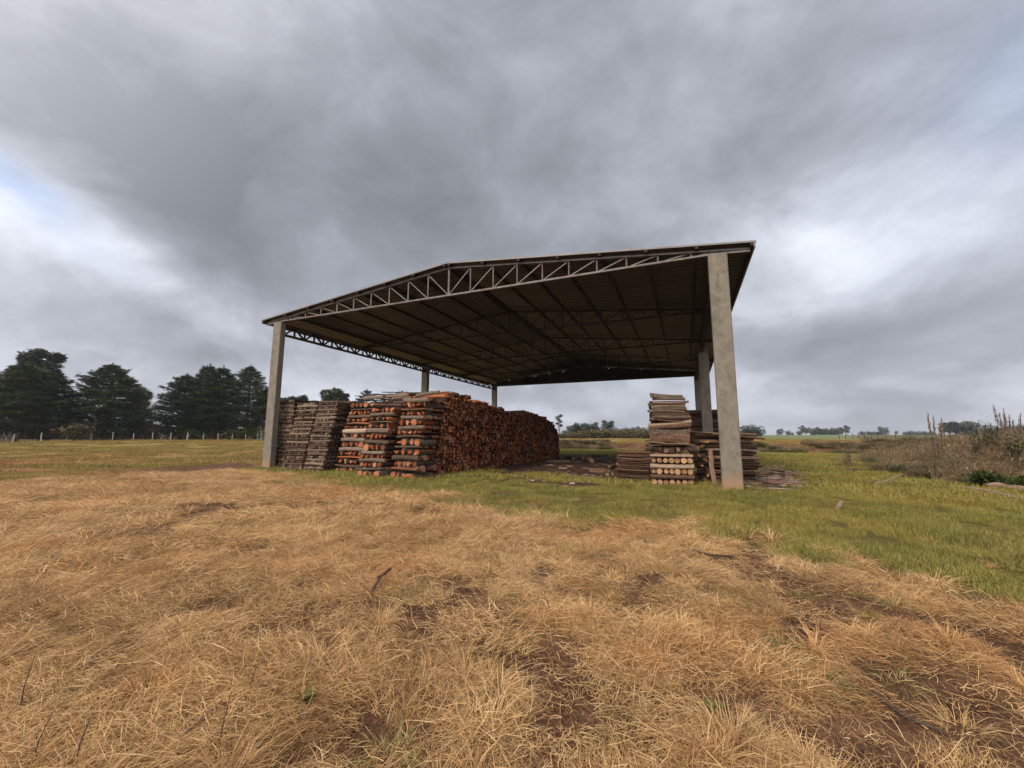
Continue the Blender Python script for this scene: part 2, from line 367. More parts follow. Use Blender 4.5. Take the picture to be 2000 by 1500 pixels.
# boundary dry / green, by bearing and distance
GB = [gp(u, v) for u, v in [(440, 912), (500, 922), (600, 942), (700, 957), (830, 977), (950, 992), (1050, 1003), (1180, 1022), (1300, 1042), (1450, 1068),
                            (1600, 1098), (1750, 1128), (1900, 1165), (2000, 1190), (2250, 1260)]]
LB = [gp(u, v) for u, v in [(-400, 985), (-150, 962), (0, 947), (100, 939), (180, 929), (300, 915), (420, 907), (500, 903)]]
def bd_dist(tab, x, y):
    """distance beyond the boundary polyline along the line of sight (positive = farther)"""
    a = math.atan2(x, y); r = math.hypot(x, y)
    pts = [(math.atan2(px, py), math.hypot(px, py)) for px, py in tab]
    if a <= pts[0][0]: return None if tab is GB else r - pts[0][1]
    if a >= pts[-1][0]: return r - pts[-1][1] if tab is GB else None
    for (a0, r0), (a1, r1) in zip(pts[:-1], pts[1:]):
        if a0 <= a <= a1: return r - (r0 + (r1 - r0) * (a - a0) / (a1 - a0))
SOILS = [(gp(1500, 940), 1.5), (gp(1530, 950), 1.0), (gp(1710, 920), 1.6), (gp(1640, 915), 1.2), (gp(975, 966), 0.5), (gp(1100, 945), 1.3)]
def zone(x, y):
    """weights dry, green, field, soil"""
    if y < 0.3: return (1, 0, 0, 0)
    nz = noise.noise((x * 0.5, y * 0.5, 9.0)) * 1.5 + noise.noise((x * 1.6, y * 1.6, 2.0)) * 0.5
    g = bd_dist(GB, x, y); l = bd_dist(LB, x, y)
    green = sstep(-1.3, 1.8, g + nz * 1.6) if g is not None else 0.0
    fld = sstep(-1.2, 2.0, l + nz) if l is not None else 0.0
    s, t = st_of(x, y)
    if s > 21.6 or g is None:
        green *= 0
    soil = 0.0
    if -0.5 < s < 20 and 1.0 < t < 27:
        soil = sstep(1.2, 3.6, t + nz * 0.8) * sstep(-0.8, 1.2, s + nz * 0.5) * (1 - sstep(24, 28, t))
    for (cx_, cy_), rr in SOILS:
        soil = max(soil, 0.95 * sstep(1.25, 0.55, math.hypot(x - cx_, (y - cy_) * 0.8) / rr + nz * 0.25))
    n = berm_n(x, y)
    if n > -3 and x > -4: green *= 1 - sstep(-3, 0, n); fld = max(fld, sstep(-3, 0, n))
    if s > 21.5 and t > -3: fld = max(fld, sstep(21.5, 23, s + nz) * sstep(-2, 1.5, t + nz)) if l is None else fld
    if x > 8 and mound_in(x, y) > 0: soil = max(soil, 0.55 * sstep(0, 1.2, mound_in(x, y)))
    rest = max(0.0, 1 - green - fld)
    return (rest * (1 - soil), green * (1 - soil), fld * (1 - soil), soil)

# ------------------------------------------------------------------ ground: one sheet out to the horizon
def ground():
    NA = 480; radii = [0.0] + list(np.concatenate([np.arange(0.4, 14, 0.16), np.geomspace(14, 140, 130)[0:], np.geomspace(146, 1700, 60)]))
    V = []; Z = []
    for r in radii:
        for j in range(NA):
            a = 2 * math.pi * j / NA; x, y = r * math.sin(a), r * math.cos(a)
            V.append((x, y, height(x, y))); Z.append(zone(x, y))
    nr = len(radii); i = np.arange(nr - 1)[:, None]; j = np.arange(NA)[None]
    q = np.stack([i*NA + j, (i+1)*NA + j, (i+1)*NA + (j+1) % NA, i*NA + (j+1) % NA], -1).reshape(-1, 4)[:, ::-1]
    m, b, bs, out = new_mat('ground_soil_and_turf', 0.95, 0.1)
    me = mesh_np('ground', V, [(q, 0, None)], (m,), True)
    z = np.array(Z, np.float32); za = np.ones((len(V), 4), np.float32); za[:, 0] = z[:, 1]; za[:, 1] = z[:, 2]; za[:, 2] = z[:, 3]
    at_ = me.attributes.new('zone', 'FLOAT_COLOR', 'POINT'); at_.data.foreach_set('color', za.ravel())
    pos = wpos(b); zn = b.n('ShaderNodeAttribute', attribute_name='zone').outputs['Color']
    sp = b.n('ShaderNodeSeparateColor'); b.put(sp.inputs[0], zn)
    n0 = b.noise(pos, 0.35, 4, 0.6); n1 = b.noise(pos, 1.7, 5, 0.65, 0.3); n2 = b.noise(pos, 14, 4, 0.7); n3 = b.noise(pos, 60, 3, 0.7)
    det = b.math('ADD', b.math('MULTIPLY', n1, 0.45), b.math('ADD', b.math('MULTIPLY', n2, 0.3), b.math('MULTIPLY', n3, 0.25)))
    dry = b.ramp(det, [(0.40, (0.045, 0.022, 0.014)), (0.5, (0.115, 0.058, 0.032)), (0.60, (0.22, 0.125, 0.07))])
    grn = b.ramp(det, [(0.36, (0.055, 0.042, 0.016)), (0.5, (0.125, 0.10, 0.028)), (0.64, (0.20, 0.165, 0.045))])
    big = b.noise(pos, 0.045, 5, 0.65, 0.6)
    f1 = b.ramp(b.math('ADD', b.math('MULTIPLY', det, 0.6), b.math('MULTIPLY', n0, 0.4)), [(0.38, (0.13, 0.08, 0.03)), (0.5, (0.235, 0.175, 0.05)), (0.62, (0.31, 0.245, 0.07))])
    fld = b.mix(b.maprange(b.math('ADD', b.math('MULTIPLY', big, 0.6), b.math('MULTIPLY', n0, 0.4)), 0.515, 0.585), f1, (0.25, 0.115, 0.045))
    soil = b.ramp(det, [(0.38, (0.025, 0.015, 0.011)), (0.5, (0.07, 0.04, 0.027)), (0.64, (0.18, 0.125, 0.09))])
    # farmland beyond the bank: tan stubble, then a pale green crop on the rise
    spx = b.n('ShaderNodeSeparateXYZ'); b.put(spx.inputs[0], pos)
    nn = b.math('ADD', b.math('MULTIPLY', b.math('SUBTRACT', spx.outputs[0], 7.6), 0.4), b.math('MULTIPLY', b.math('SUBTRACT', spx.outputs[1], 61.0), 0.916))
    tan = b.ramp(b.math('ADD', b.math('MULTIPLY', det, 0.5), b.math('MULTIPLY', n0, 0.5)), [(0.38, (0.20, 0.11, 0.045)), (0.5, (0.34, 0.225, 0.095)), (0.64, (0.42, 0.33, 0.13))])
    crop = b.ramp(big, [(0.35, (0.11, 0.135, 0.06)), (0.6, (0.15, 0.175, 0.08))])
    fld = b.mix(b.math('MULTIPLY', b.math('MULTIPLY', b.maprange(spx.outputs[1], 24, 48, 1, 0, True), 0.7), b.maprange(spx.outputs[0], -6.0, -2.0, 1, 0)), fld, (0.24, 0.11, 0.045))
    c = b.mix(sp.outputs[0], dry, grn); c = b.mix(sp.outputs[1], c, fld)
    right = b.maprange(spx.outputs[0], 0.0, 8.0)
    far1 = b.math('MULTIPLY', b.maprange(nn, -1.0, 3.0), right)
    c = b.mix(far1, c, tan)
    # dark earthy face of the bank
    face = b.math('MULTIPLY', b.math('MULTIPLY', b.maprange(b.math('ADD', nn, b.math('MULTIPLY', n1, 3.0)), -1.5, 0.5), b.maprange(b.math('ADD', nn, b.math('MULTIPLY', n1, 3.0)), 3.6, 5.0, 1, 0)), right)
    c = b.mix(face, c, b.ramp(det, [(0.4, (0.05, 0.028, 0.018)), (0.55, (0.16, 0.085, 0.045)), (0.66, (0.24, 0.17, 0.08))]))
    far2 = b.maprange(b.math('ADD', nn, b.math('MULTIPLY', big, 14)), 52, 56)
    c = b.mix(b.math('MULTIPLY', far2, b.maprange(spx.outputs[0], 10.0, 50.0)), c, crop)
    c = b.mix(b.maprange(nn, 380, 430), c, b.ramp(big, [(0.4, (0.10, 0.13, 0.06)), (0.55, (0.20, 0.20, 0.10))]))
    c = b.mix(b.math('MULTIPLY', sp.outputs[2], 1.0), c, soil)
    b.put(bs.inputs['Base Color'], c)
    bump(b, bs, b.math('ADD', b.math('MULTIPLY', n2, 0.7), b.math('MULTIPLY', n3, 0.3)), 1.0, 0.09)
    return tag(link('ground', me), kind='structure')
ground()

# ------------------------------------------------------------------ blades and instanced turf
def blades(base, az, length, rise, droop, width, tones, segs=3, twist=None):
    """vectorised curved blades. base (n,3), az heading, rise = start elevation angle, droop = angle lost along the blade"""
    n = len(az); V = np.zeros((n, segs * 2 + 1, 3), np.float32); p = base.copy()
    side = np.stack([-np.sin(az), np.cos(az), np.zeros(n)], 1)
    if twist is not None: side = side * np.cos(twist)[:, None] + np.array([0, 0, 1.0]) * np.sin(twist)[:, None]
    for k in range(segs + 1):
        wk = width * (1 - (k / segs) ** 1.6) * 0.5
        if k < segs: V[:, 2*k] = p - side * wk[:, None]; V[:, 2*k+1] = p + side * wk[:, None]
        else: V[:, 2*k] = p
        el = rise - droop * (k + 0.5) / segs; st_ = length / segs; a2 = az + 0.25 * np.sin(3.0 * k + az * 5)
        p = p + np.stack([np.cos(a2) * np.cos(el), np.sin(a2) * np.cos(el), np.sin(el)], 1) * st_[:, None]
        p[:, 2] = np.maximum(p[:, 2], 0.004)
    off = (np.arange(n) * (segs * 2 + 1))[:, None]
    quads = np.concatenate([off + np.array([[2*k, 2*k+1, 2*k+3, 2*k+2]]) for k in range(segs - 1)], 0)
    tris = off + np.array([[2*segs-2, 2*segs-1, 2*segs]])
    return V.reshape(-1, 3), quads, tris, np.tile(tones, segs - 1), tones
def join(parts):
    V = []; Q = []; T = []; tq = []; tt = []; o = 0
    for v, q, t, a, b_ in parts: V.append(v); Q.append(q + o); T.append(t + o); tq.append(a); tt.append(b_); o += len(v)
    return np.concatenate(V), np.concatenate(Q), np.concatenate(T), np.concatenate(tq), np.concatenate(tt)
def blade_mesh(name, parts, mat):
    V, Q, T, tq, tt = join(parts); return mesh_np(name, V, [(Q, 0, tq), (T, 0, tt)], (mat,))
U = lambda a, b_, n: rng.uniform(a, b_, n)
def thatch(rad, n, width, Lr=(0.07, 0.23), az0=0.0, spread=0.9, lift=0.075):
    r = rad * np.sqrt(U(0, 1, n)); a = U(0, 6.283, n)
    base = np.stack([r * np.cos(a), r * np.sin(a), U(0.0, lift, n) * (1 - 0.5 * r / rad)], 1)
    az = az0 + rng.normal(0, spread, n)
    return blades(base, az, U(*Lr, n), rng.normal(0.28, 0.26, n), rng.normal(0.6, 0.5, n), U(0.6, 1.3, n) * width, np.clip(rng.normal(0.5, 0.24, n), 0, 1), 3, rng.normal(0, 0.7, n))
def tuft(rad, n, width, L=(0.2, 0.42), rise=(0.4, 1.4), droop=(0.7, 1.9), core=0.05, cx=0, cy=0):
    r = core * np.sqrt(U(0, 1, n)); a = U(0, 6.283, n)
    base = np.stack([cx + r * np.cos(a), cy + r * np.sin(a), np.zeros(n)], 1)
    return blades(base, a + rng.normal(0, 0.5, n), U(*L, n) * rad / 0.3, U(*rise, n), U(*droop, n), U(0.6, 1.3, n) * width, np.clip(rng.normal(0.52, 0.22, n), 0, 1), 4, rng.normal(0, 0.4, n))
def lawn(rad, n, width, h=(0.08, 0.2), lean=0.6):
    r = rad * np.sqrt(U(0, 1, n)); a = U(0, 6.283, n)
    base = np.stack([r * np.cos(a), r * np.sin(a), np.zeros(n)], 1)
    return blades(base, U(0, 6.283, n), U(*h, n), U(1.55 - lean, 1.5, n), U(0.2, 1.2, n), U(0.6, 1.3, n) * width, np.clip(rng.normal(0.5, 0.22, n), 0, 1), 3, rng.normal(0, 0.4, n))

def scatter(name, sources, pts, kindlabel):
    """pts: list of (x, y, rot, scale, idx). One object whose geometry nodes lay the source patches on the ground"""
    c = bpy.data.collections.new(name + '_patches')
    for k, me in enumerate(sources):
        c.objects.link(bpy.data.objects.new('%s_patch_%c' % (name, 97 + k), me))
    P_ = np.array([(x, y, height(x, y) - 0.005) for x, y, *_ in pts], np.float32)
    me = bpy.data.meshes.new(name); me.vertices.add(len(P_)); me.vertices.foreach_set('co', P_.ravel())
    for nm, ty, k in (('rot', 'FLOAT', 2), ('scl', 'FLOAT', 3)):
        a = me.attributes.new(nm, ty, 'POINT'); a.data.foreach_set('value', np.array([p[k] for p in pts], np.float32))
    a = me.attributes.new('idx', 'INT', 'POINT'); a.data.foreach_set('value', np.array([p[4] for p in pts], np.int32))
    o = link(name, me)
    g = bpy.data.node_groups.new(name, 'GeometryNodeTree')
    g.interface.new_socket('Geometry', in_out='INPUT', socket_type='NodeSocketGeometry'); g.interface.new_socket('Geometry', in_out='OUTPUT', socket_type='NodeSocketGeometry')
    N = g.nodes.new; L = g.links.new
    gi, go = N('NodeGroupInput'), N('NodeGroupOutput'); ip = N('GeometryNodeInstanceOnPoints'); ci = N('GeometryNodeCollectionInfo')
    ci.inputs['Collection'].default_value = c; ci.inputs['Separate Children'].default_value = True; ci.inputs['Reset Children'].default_value = True
    def na(nm, ty):
        n = N('GeometryNodeInputNamedAttribute'); n.data_type = ty; n.inputs['Name'].default_value = nm; return n.outputs[0]
    cx = N('ShaderNodeCombineXYZ'); L(na('rot', 'FLOAT'), cx.inputs[2])
    cs = N('ShaderNodeCombineXYZ'); sc = na('scl', 'FLOAT')
    for i in range(3): L(sc, cs.inputs[i])
    L(gi.outputs[0], ip.inputs['Points']); L(ci.outputs[0], ip.inputs['Instance']); ip.inputs['Pick Instance'].default_value = True
    L(na('idx', 'INT'), ip.inputs['Instance Index']); L(cx.outputs[0], ip.inputs['Rotation']); L(cs.outputs[0], ip.inputs['Scale'])
    L(ip.outputs[0], go.inputs[0])
    md = o.modifiers.new('scatter', 'NODES'); md.node_group = g
    return tag(o, kindlabel, 'grass', kind='stuff')

def fan(dens, r0, r1, amax=1.05):
    """points in the wedge in front of the camera, dens per square metre"""
    n = int(dens * amax * (r1*r1 - r0*r0)); r = np.sqrt(U(r0*r0, r1*r1, n)); a = U(-amax, amax, n)
    return zip(r * np.sin(a), r * np.cos(a))
BARE = [(gp(835, 1205), 0.52), (gp(700, 985), 0.8), (gp(380, 990), 0.8), (gp(270, 1040), 0.65), (gp(1850, 1330), 0.5), (gp(1980, 1400), 0.5), (gp(1590, 1210), 0.35), (gp(1420, 1090), 0.35),
        (gp(1930, 1170), 0.35), (gp(825, 1240), 0.40), (gp(1260, 1470), 0.25), (gp(40, 1078), 0.4), (gp(1700, 1460), 0.4), (gp(1150, 1035), 0.5), (gp(1240, 1190), 0.22), (gp(560, 960), 0.5), (gp(1950, 1180), 0.3)]
def bare(x, y):
    b_ = max([1 - math.hypot((x - c[0]) * (0.8 if c[1] < 6 else 0.45), (y - c[1]) * 1.15) / r for c, r in BARE] + [0])
    right = sstep(0.8, 3.5, x - 0.1 * y) * sstep(9.5, 5, y)                      # thinner thatch to the right
    nz = noise.noise((x * 1.3, y * 1.3, 7.7)) + 0.7 * noise.noise((x * 4.5, y * 4.5, 1.7))
    return max(b_ * 2.2, right * 0.34 + sstep(0.15, 0.40, nz + right * 0.16) * (0.86 + 0.1 * right))
def flow(x, y):
    return 0.45 + 1.5 * noise.noise((x * 0.25, y * 0.25, 11.0)) + 1.8 * noise.noise((x * 1.3, y * 1.3, 4.0)) + (math.pi if rnd.random() < 0.5 else 0)

def make_grass():
    near = [blade_mesh('thatch', [thatch(0.26, 640, 0.0034, az0=0, spread=0.6 + 0.45 * k)], M_dry) for k in range(3)]
    near += [blade_mesh('tuft', [tuft(0.24, 250, 0.0034, core=0.06, rise=(0.25, 1.3), droop=(0.8, 2.3)), thatch(0.22, 110, 0.0034, spread=2)], M_dry),
             blade_mesh('tuft', [tuft(0.22, 190, 0.0034, rise=(0.1, 1.0), droop=(0.8, 2.2), core=0.04), tuft(0.16, 100, 0.0034, cx=0.14, cy=0.06, core=0.03), tuft(0.14, 90, 0.0034, cx=-0.1, cy=0.1, core=0.03)], M_dry),
             blade_mesh('tuft', [tuft(0.22, 200, 0.0035, rise=(0.5, 1.4), droop=(1.2, 2.8), core=0.06), thatch(0.2, 80, 0.0034, (0.1, 0.25), 0, 0.8)], M_dry)]
    mid = [blade_mesh('thatch', [thatch(0.6, 800, 0.0075, (0.15, 0.38), 0, 0.7 + 0.4 * k, 0.09)], M_dry) for k in range(2)]
    mid += [blade_mesh('tuft', [tuft(0.36, 130, 0.010, core=0.1)] + [tuft(0.3, 50, 0.010, cx=rnd.uniform(-.5, .5), cy=rnd.uniform(-.5, .5)) for _ in range(2)], M_dry)]
    litter = [blade_mesh('litter', [thatch(0.4, 150, 0.004, (0.03, 0.14), 0, 2.5, 0.012)], M_dry), blade_mesh('litter', [thatch(0.4, 90, 0.0045, (0.08, 0.30), 0, 0.6, 0.02)], M_dry)]
    pts = []
    for x, y in fan(8, 1.2, 11):
        z = zone(x, y)
        if rnd.random() < z[0]: pts.append((x, y, flow(x, y), rnd.uniform(0.7, 1.2), 9 + rnd.randrange(2)))
    for x, y in fan(20, 1.2, 8.5):
        z = zone(x, y); 
        gd = bd_dist(GB, x, y)
        if z[0] < 0.10:
            if gd is not None and 0 < gd < 3.5 and rnd.random() < 0.035 * (1 - gd / 3.5) + 0.004: pts.append((x, y, rnd.uniform(0, 6.28), rnd.uniform(0.45, 0.8), 3 + rnd.randrange(3)))
            continue
        if rnd.random() > z[0] * 1.2: continue
        bb = bare(x, y)
        if rnd.random() < bb: continue
        if rnd.random() < 0.36 + 0.34 * sstep(-1.5, 1.5, x): pts.append((x, y, rnd.uniform(0, 6.28), rnd.uniform(0.5, 1.15), 3 + rnd.randrange(3)))
        else: pts.append((x, y, flow(x, y), rnd.uniform(0.75, 1.2), rnd.randrange(3)))
    for x, y in fan(5.5, 7.5, 24):
        z = zone(x, y)
        gd = bd_dist(GB, x, y)
        if z[0] < 0.05 and gd is not None and 0 < gd < 3.5 and rnd.random() < 0.10 * (1 - gd / 3.5): pts.append((x, y, rnd.uniform(0, 6.28), rnd.uniform(0.3, 0.55), 8)); continue
        if z[0] < 0.05 or rnd.random() > z[0]: continue
        if rnd.random() < bare(x, y) * 0.9: continue
        if rnd.random() < 0.33: pts.append((x, y, rnd.uniform(0, 6.28), rnd.uniform(0.5, 0.95), 8))
        else: pts.append((x, y, flow(x, y), rnd.uniform(0.6, 1.1), 6 + rnd.randrange(2)))
    scatter('dry_grass', near + mid + litter, pts, 'matted straw coloured dry grass covering the foreground in front of the shed')
    # green turf
    gs = [blade_mesh('turf', [lawn(0.5, 950, 0.006, (0.05, 0.17))], M_green), blade_mesh('turf', [lawn(0.5, 700, 0.007, (0.08, 0.22), 1.1)], M_green),
          blade_mesh('turf', [lawn(1.1, 900, 0.018, (0.08, 0.24), 0.9)], M_green)]
    pts = []
    for x, y in fan(5.5, 4, 17):
        z = zone(x, y); s, t = st_of(x, y)
        p = z[1] * 1.15
        nz = noise.noise((x * 0.35, y * 0.35, 6.0))
        gd = bd_dist(GB, x, y)
        if p < 0.3 and gd is not None and -3.5 < gd < 1 and rnd.random() < 0.10 * (1 + min(0, gd) / 3.5): pts.append((x, y, rnd.uniform(0, 6.28), rnd.uniform(0.25, 0.5), rnd.randrange(2))); continue
        if rnd.random() > p * (0.9 + 0.5 * nz): continue
        pts.append((x, y, rnd.uniform(0, 6.28), rnd.uniform(0.4, 0.95) * (1 + 0.5 * nz), rnd.randrange(2)))
    for x, y in fan(1.2, 16, 60, 0.95):
        z = zone(x, y)
        if rnd.random() > z[1]: continue
        if x > 8 and mound_in(x, y) > 1.0: continue
        pts.append((x, y, rnd.uniform(0, 6.28), rnd.uniform(0.6, 1.2), 2))
    scatter('green_grass', gs, pts, 'short olive green grass growing round the shed and across the yard')
    # low weeds of the field on the left, and beyond the bank
    fs = [blade_mesh('weeds', [lawn(0.6, 260, 0.014, (0.06, 0.2), 1.2)], M_field), blade_mesh('weeds', [lawn(1.4, 420, 0.03, (0.08, 0.28), 1.2)], M_field)]
    pts = []
    for x, y in fan(2.2, 14, 30, 1.0):
        z = zone(x, y)
        if rnd.random() < z[2] * 0.85: pts.append((x, y, rnd.uniform(0, 6.28), rnd.uniform(0.5, 1.0), 0))
    for x, y in fan(0.42, 28, 95, 1.0):
        z = zone(x, y)
        if rnd.random() < z[2] * 0.8: pts.append((x, y, rnd.uniform(0, 6.28), rnd.uniform(0.5, 1.1), 1))
    scatter('field_weeds', fs, pts, 'low yellowish green weeds and orange stubble covering the open field on the left')
make_grass()

# things in the thatch: single conspicuous tufts
def single_tuft(u, v, label, mat, rad=0.34, n=260, wd=0.0055, rise=(0.15, 1.3), droop=(0.7, 2.3), core=0.10, L=(0.10, 0.36)):
    rad *= 0.85; wd = 0.0038; n = int(n * 1.3); L = (0.10, L[1] * 0.9)
    x, y = gp(u, v); me = blade_mesh('grass_tuft', [tuft(rad, n, wd, L, rise, droop, core)], mat)
    tag(link('grass_tuft', me, loc=(x, y, height(x, y) - 0.01)), label, 'grass tuft', 'single grass tufts standing out of the thatch')
M_rust_tuft = blade_mat('rusty_tuft', [(0.1, (0.16, 0.06, 0.02)), (0.5, (0.48, 0.22, 0.07)), (0.9, (0.72, 0.48, 0.22))])
M_straw_tuft = blade_mat('straw_tuft', [(0.1, (0.17, 0.095, 0.035)), (0.5, (0.47, 0.30, 0.13)), (0.9, (0.74, 0.56, 0.32))])
M_mix_tuft = blade_mat('half_green_tuft', [(0.1, (0.06, 0.065, 0.02)), (0.45, (0.22, 0.21, 0.07)), (0.9, (0.62, 0.48, 0.24))])
single_tuft(290, 1360, 'rusty orange upright grass tuft in the straw at the lower left', M_rust_tuft, 0.36, 330)
single_tuft(950, 1435, 'tall straw yellow tuft fanning out at the bottom centre', M_straw_tuft, 0.42, 300, 0.006, L=(0.2, 0.46))
single_tuft(945, 1345, 'dense golden tuft just behind the tall straw yellow one', M_straw_tuft, 0.36, 330)
single_tuft(1250, 1290, 'orange tinged tuft right of centre, beside bare soil', M_rust_tuft, 0.34, 260)
single_tuft(1600, 1330, 'half green grass tuft among straw on the lower right', M_mix_tuft, 0.40, 300)
single_tuft(1530, 1265, 'small dull green tuft up slope from the half green one', M_mix_tuft, 0.28, 180)
single_tuft(760, 1480, 'grey green tuft at the bottom edge, left of centre', M_mix_tuft, 0.30, 200)
single_tuft(1760, 1335, 'thin yellow green tuft beside the dark bare furrow', M_mix_tuft, 0.26, 120)
single_tuft(990, 1095, 'dark olive tuft in the middle of the dry grass', M_mix_tuft, 0.3, 160)
single_tuft(1430, 1450, 'large pale tuft flopping over at the bottom right', M_straw_tuft, 0.42, 320, rise=(0.2, 1.2))
single_tuft(1870, 1420, 'sparse straw tuft by the lower right corner', M_straw_tuft, 0.30, 160)
# ------------------------------------------------------------------ the shed
def make_shed():
    root = empty('open_shed', tuple(S(0, 0, 0)), 0)
    root.rotation_euler = (0, 0, 0)
    tag(root, 'open sided farm shed with concrete columns, steel trusses and a low pitched metal roof', 'shed')
    def pt(s, t, z): v = S(s, t, z) - S(0, 0, 0); return (v.x, v.y, v.z)
    rust, galv = M_rusty, M_galv
    # columns
    A, Bd = 0.59, 0.33
    for s0 in (-A, WID):
        for k in range(3):
            t0 = k * BAY; mb = MB(); ch = 0.025
            prof = [(s0 + ch, t0), (s0 + A - ch, t0), (s0 + A, t0 + ch), (s0 + A, t0 + Bd - ch), (s0 + A - ch, t0 + Bd), (s0 + ch, t0 + Bd), (s0, t0 + Bd - ch), (s0, t0 + ch)]
            zs = [-0.3, 1.6, 3.4, 5.2, 7.0, HC - 0.012]; n = len(prof); vs = []
            for z in zs: vs += [(p[0] - s0 - A / 2, -(p[1] - t0), z) for p in prof]
            fs = [(i*n + j, i*n + (j+1) % n, (i+1)*n + (j+1) % n, (i+1)*n + j) for i in range(len(zs) - 1) for j in range(n)]
            fs += [tuple(range(n))[::-1], tuple((len(zs)-1)*n + j for j in range(n))]
            mb.add(vs, fs)
            # lifting hook left in the front face
            mb2 = MB(); mb2.tube([(0.03, 0.0, 7.15), (0.03, 0.05, 7.12), (0.025, 0.055, 7.0)], [0.008] * 3, 5)
            o = link('column', mb.mesh('column', (M_conc,)), root, pt(s0 + A / 2, t0, 0), (0, 0, math.pi - TH))
            if k == 0: link('lifting_hook', mb2.mesh('lifting_hook', (rust,)), o)
    RZ = lambda s: 9.20 - 0.1085 * abs(s - WID / 2)       # top of top chord
    ZB = 7.86
    PAN = WID / 2 / 9.5
    def member(name, p, q, wd, dp, mat, parent):
        mb = MB(); mb.bar(pt(*p), pt(*q), wd, dp, 0, (0, 0, 1)); return link(name, mb.mesh(name, (mat,)), parent)
    # trusses across the shed
    mid = WID / 2; pitch = 1.10
    nodes = [mid] + [mid - pitch * k for k in range(1, 10)] + [-0.2, -0.52, -0.8]
    for k in range(5):
        t = 0.16 + k * BAY / 2 if k < 4 else 2 * BAY + 0.16
        mat = galv if k == 0 else rust
        tr = empty('roof_truss', parent=root)
        if k == 0: tr['label'] = 'galvanised front truss showing rust'
        link_z = ZB
        for sg in (1, -1):
            f = (lambda s: s) if sg == 1 else (lambda s: 2 * mid - s)
            # chords as twin angles with a thin gap
            for off in (-0.045, 0.045):
                member('top_chord', (f(mid - 0.001), t + off, RZ(mid) - 0.035), (f(-1.27), t + off, RZ(-1.27) - 0.035), 0.05, 0.07, mat, tr)
                member('bottom_chord', (f(mid - 0.001), t + off, ZB + 0.035), (f(-0.15), t + off, ZB + 0.035), 0.05, 0.07, mat, tr)
                member('bottom_chord', (f(-0.151), t + off, ZB + 0.035), (f(-1.27), t + off, RZ(-1.27) - 0.12), 0.05, 0.06, mat, tr)
            zb = lambda s: ZB + 0.03 if s > -0.15 else ZB + 0.03 + (RZ(-1.27) - 0.15 - ZB) * (-(s) - 0.15) / 1.12
            for i, s in enumerate(nodes):
                if i == 0 and sg == -1: continue
                wd = 0.075 if i == 0 else 0.05
                member('vertical_strut', (f(s), t, zb(s)), (f(s), t, RZ(s) - 0.03), wd, wd, mat, tr)
                if 0 < i <= 10:
                    s0 = nodes[i - 1]
                    member('diagonal_brace', (f(s0), t, zb(s0) + 0.02), (f(s), t + 0.01, RZ(s) - 0.05), 0.035, 0.04, mat, tr)
            if sg == -1:
                s0 = nodes[0]; s = nodes[1]
    # lattice beams along both sides
    for s in (-0.2, WID + 0.2):
        for bay in range(2):
            b0, b1 = bay * BAY + 0.36, (bay + 1) * BAY - 0.03
            bm = empty('side_beam', parent=root)
            for z, nm in ((7.19, 'bottom_chord'), (7.72, 'top_chord')):
                for off in (-0.05, 0.05): member(nm, (s + off, b0, z), (s + off, b1, z), 0.09, 0.10, rust, bm)
            n = 20; L = (b1 - b0) / n
            for i in range(n + 1):
                tt = b0 + L * i
                member('vertical_strut', (s, tt, 7.23), (s, tt, 7.68), 0.08, 0.09, rust, bm)
                if i < n:
                    z0, z1 = (7.2, 7.7) if i % 2 == 0 else (7.7, 7.2)
                    member('diagonal_brace', (s + 0.01, tt + 0.03, z0), (s + 0.01, tt + L - 0.03, z1), 0.09, 0.075, rust, bm)
    # purlins
    for sg in (1, -1):
        for k in range(8):
            s = mid + sg * (0.12 + 1.66 * k); 
            z = RZ(s) + 0.034
            mb = MB(); mb.bar(pt(s, -0.09, z), pt(s, 2 * BAY + 0.40, z), 0.11, 0.075, 0); link('purlin', mb.mesh('purlin', (rust,)), root)
    # sag rods crossing under the sheets
    for t0 in (3.4, 10.2, 17.0, 23.9):
        for s0, s1 in ((mid + 10.5, mid), (mid, mid - 10.5)):
            mb = MB(); mb.tube([pt(s0, t0, RZ(s0) + 0.03), pt(s1, t0 + 0.02, RZ(s1) + 0.03)], [0.008, 0.008], 4); link('tie_rod', mb.mesh('tie_rod', (rust,)), root)
    # trapezoid sheeting with real ribs
    t0, t1, per = -0.11, 2 * BAY + 0.6, 0.25; n = int((t1 - t0) / per)
    prof = []
    for i in range(n):
        b_ = t0 + i * per
        prof += [(b_, 0.0), (b_ + 0.11, 0.0), (b_ + 0.15, 0.06), (b_ + 0.21, 0.06)]
    prof.append((t0 + n * per, 0.0))
    for sg, nm in ((1, 'a'), (-1, 'b')):
        ss = [mid + sg * x for x in (0.0, 3.3, 6.6, 9.9, 11.85)]
        vs = []; 
        for dz in (0.0, 0.006):
            for s in ss: vs += [pt(s, t, RZ(s) + 0.074 + dz + h) for t, h in prof]
        m_ = len(prof); q = []; ns = len(ss)
        for i in range(ns - 1):
            for j in range(m_ - 1):
                a = i * m_ + j; f = (a, a + 1, a + m_ + 1, a + m_); q.append(f if sg == -1 else f[::-1]); g = tuple(x + ns * m_ for x in f); q.append(g[::-1] if sg == -1 else g)
        mats = [0 if i % 2 == 0 else 1 for i in range(len(q))]
        mb = MB(); mb.v = vs; mb.f = q; mb.m = mats; mb.t = [0.5] * len(q)
        # close front edge and eave
        for j in range(m_ - 1):
            a = (ns - 1) * m_ + j; mb.f.append((a, a + 1, a + 1 + ns * m_, a + ns * m_)); mb.m.append(1); mb.t.append(0.5)
        for i in range(ns - 1):
            a = i * m_; mb.f.append((a, a + m_, a + m_ + ns * m_, a + ns * m_)); mb.m.append(1); mb.t.append(0.5)
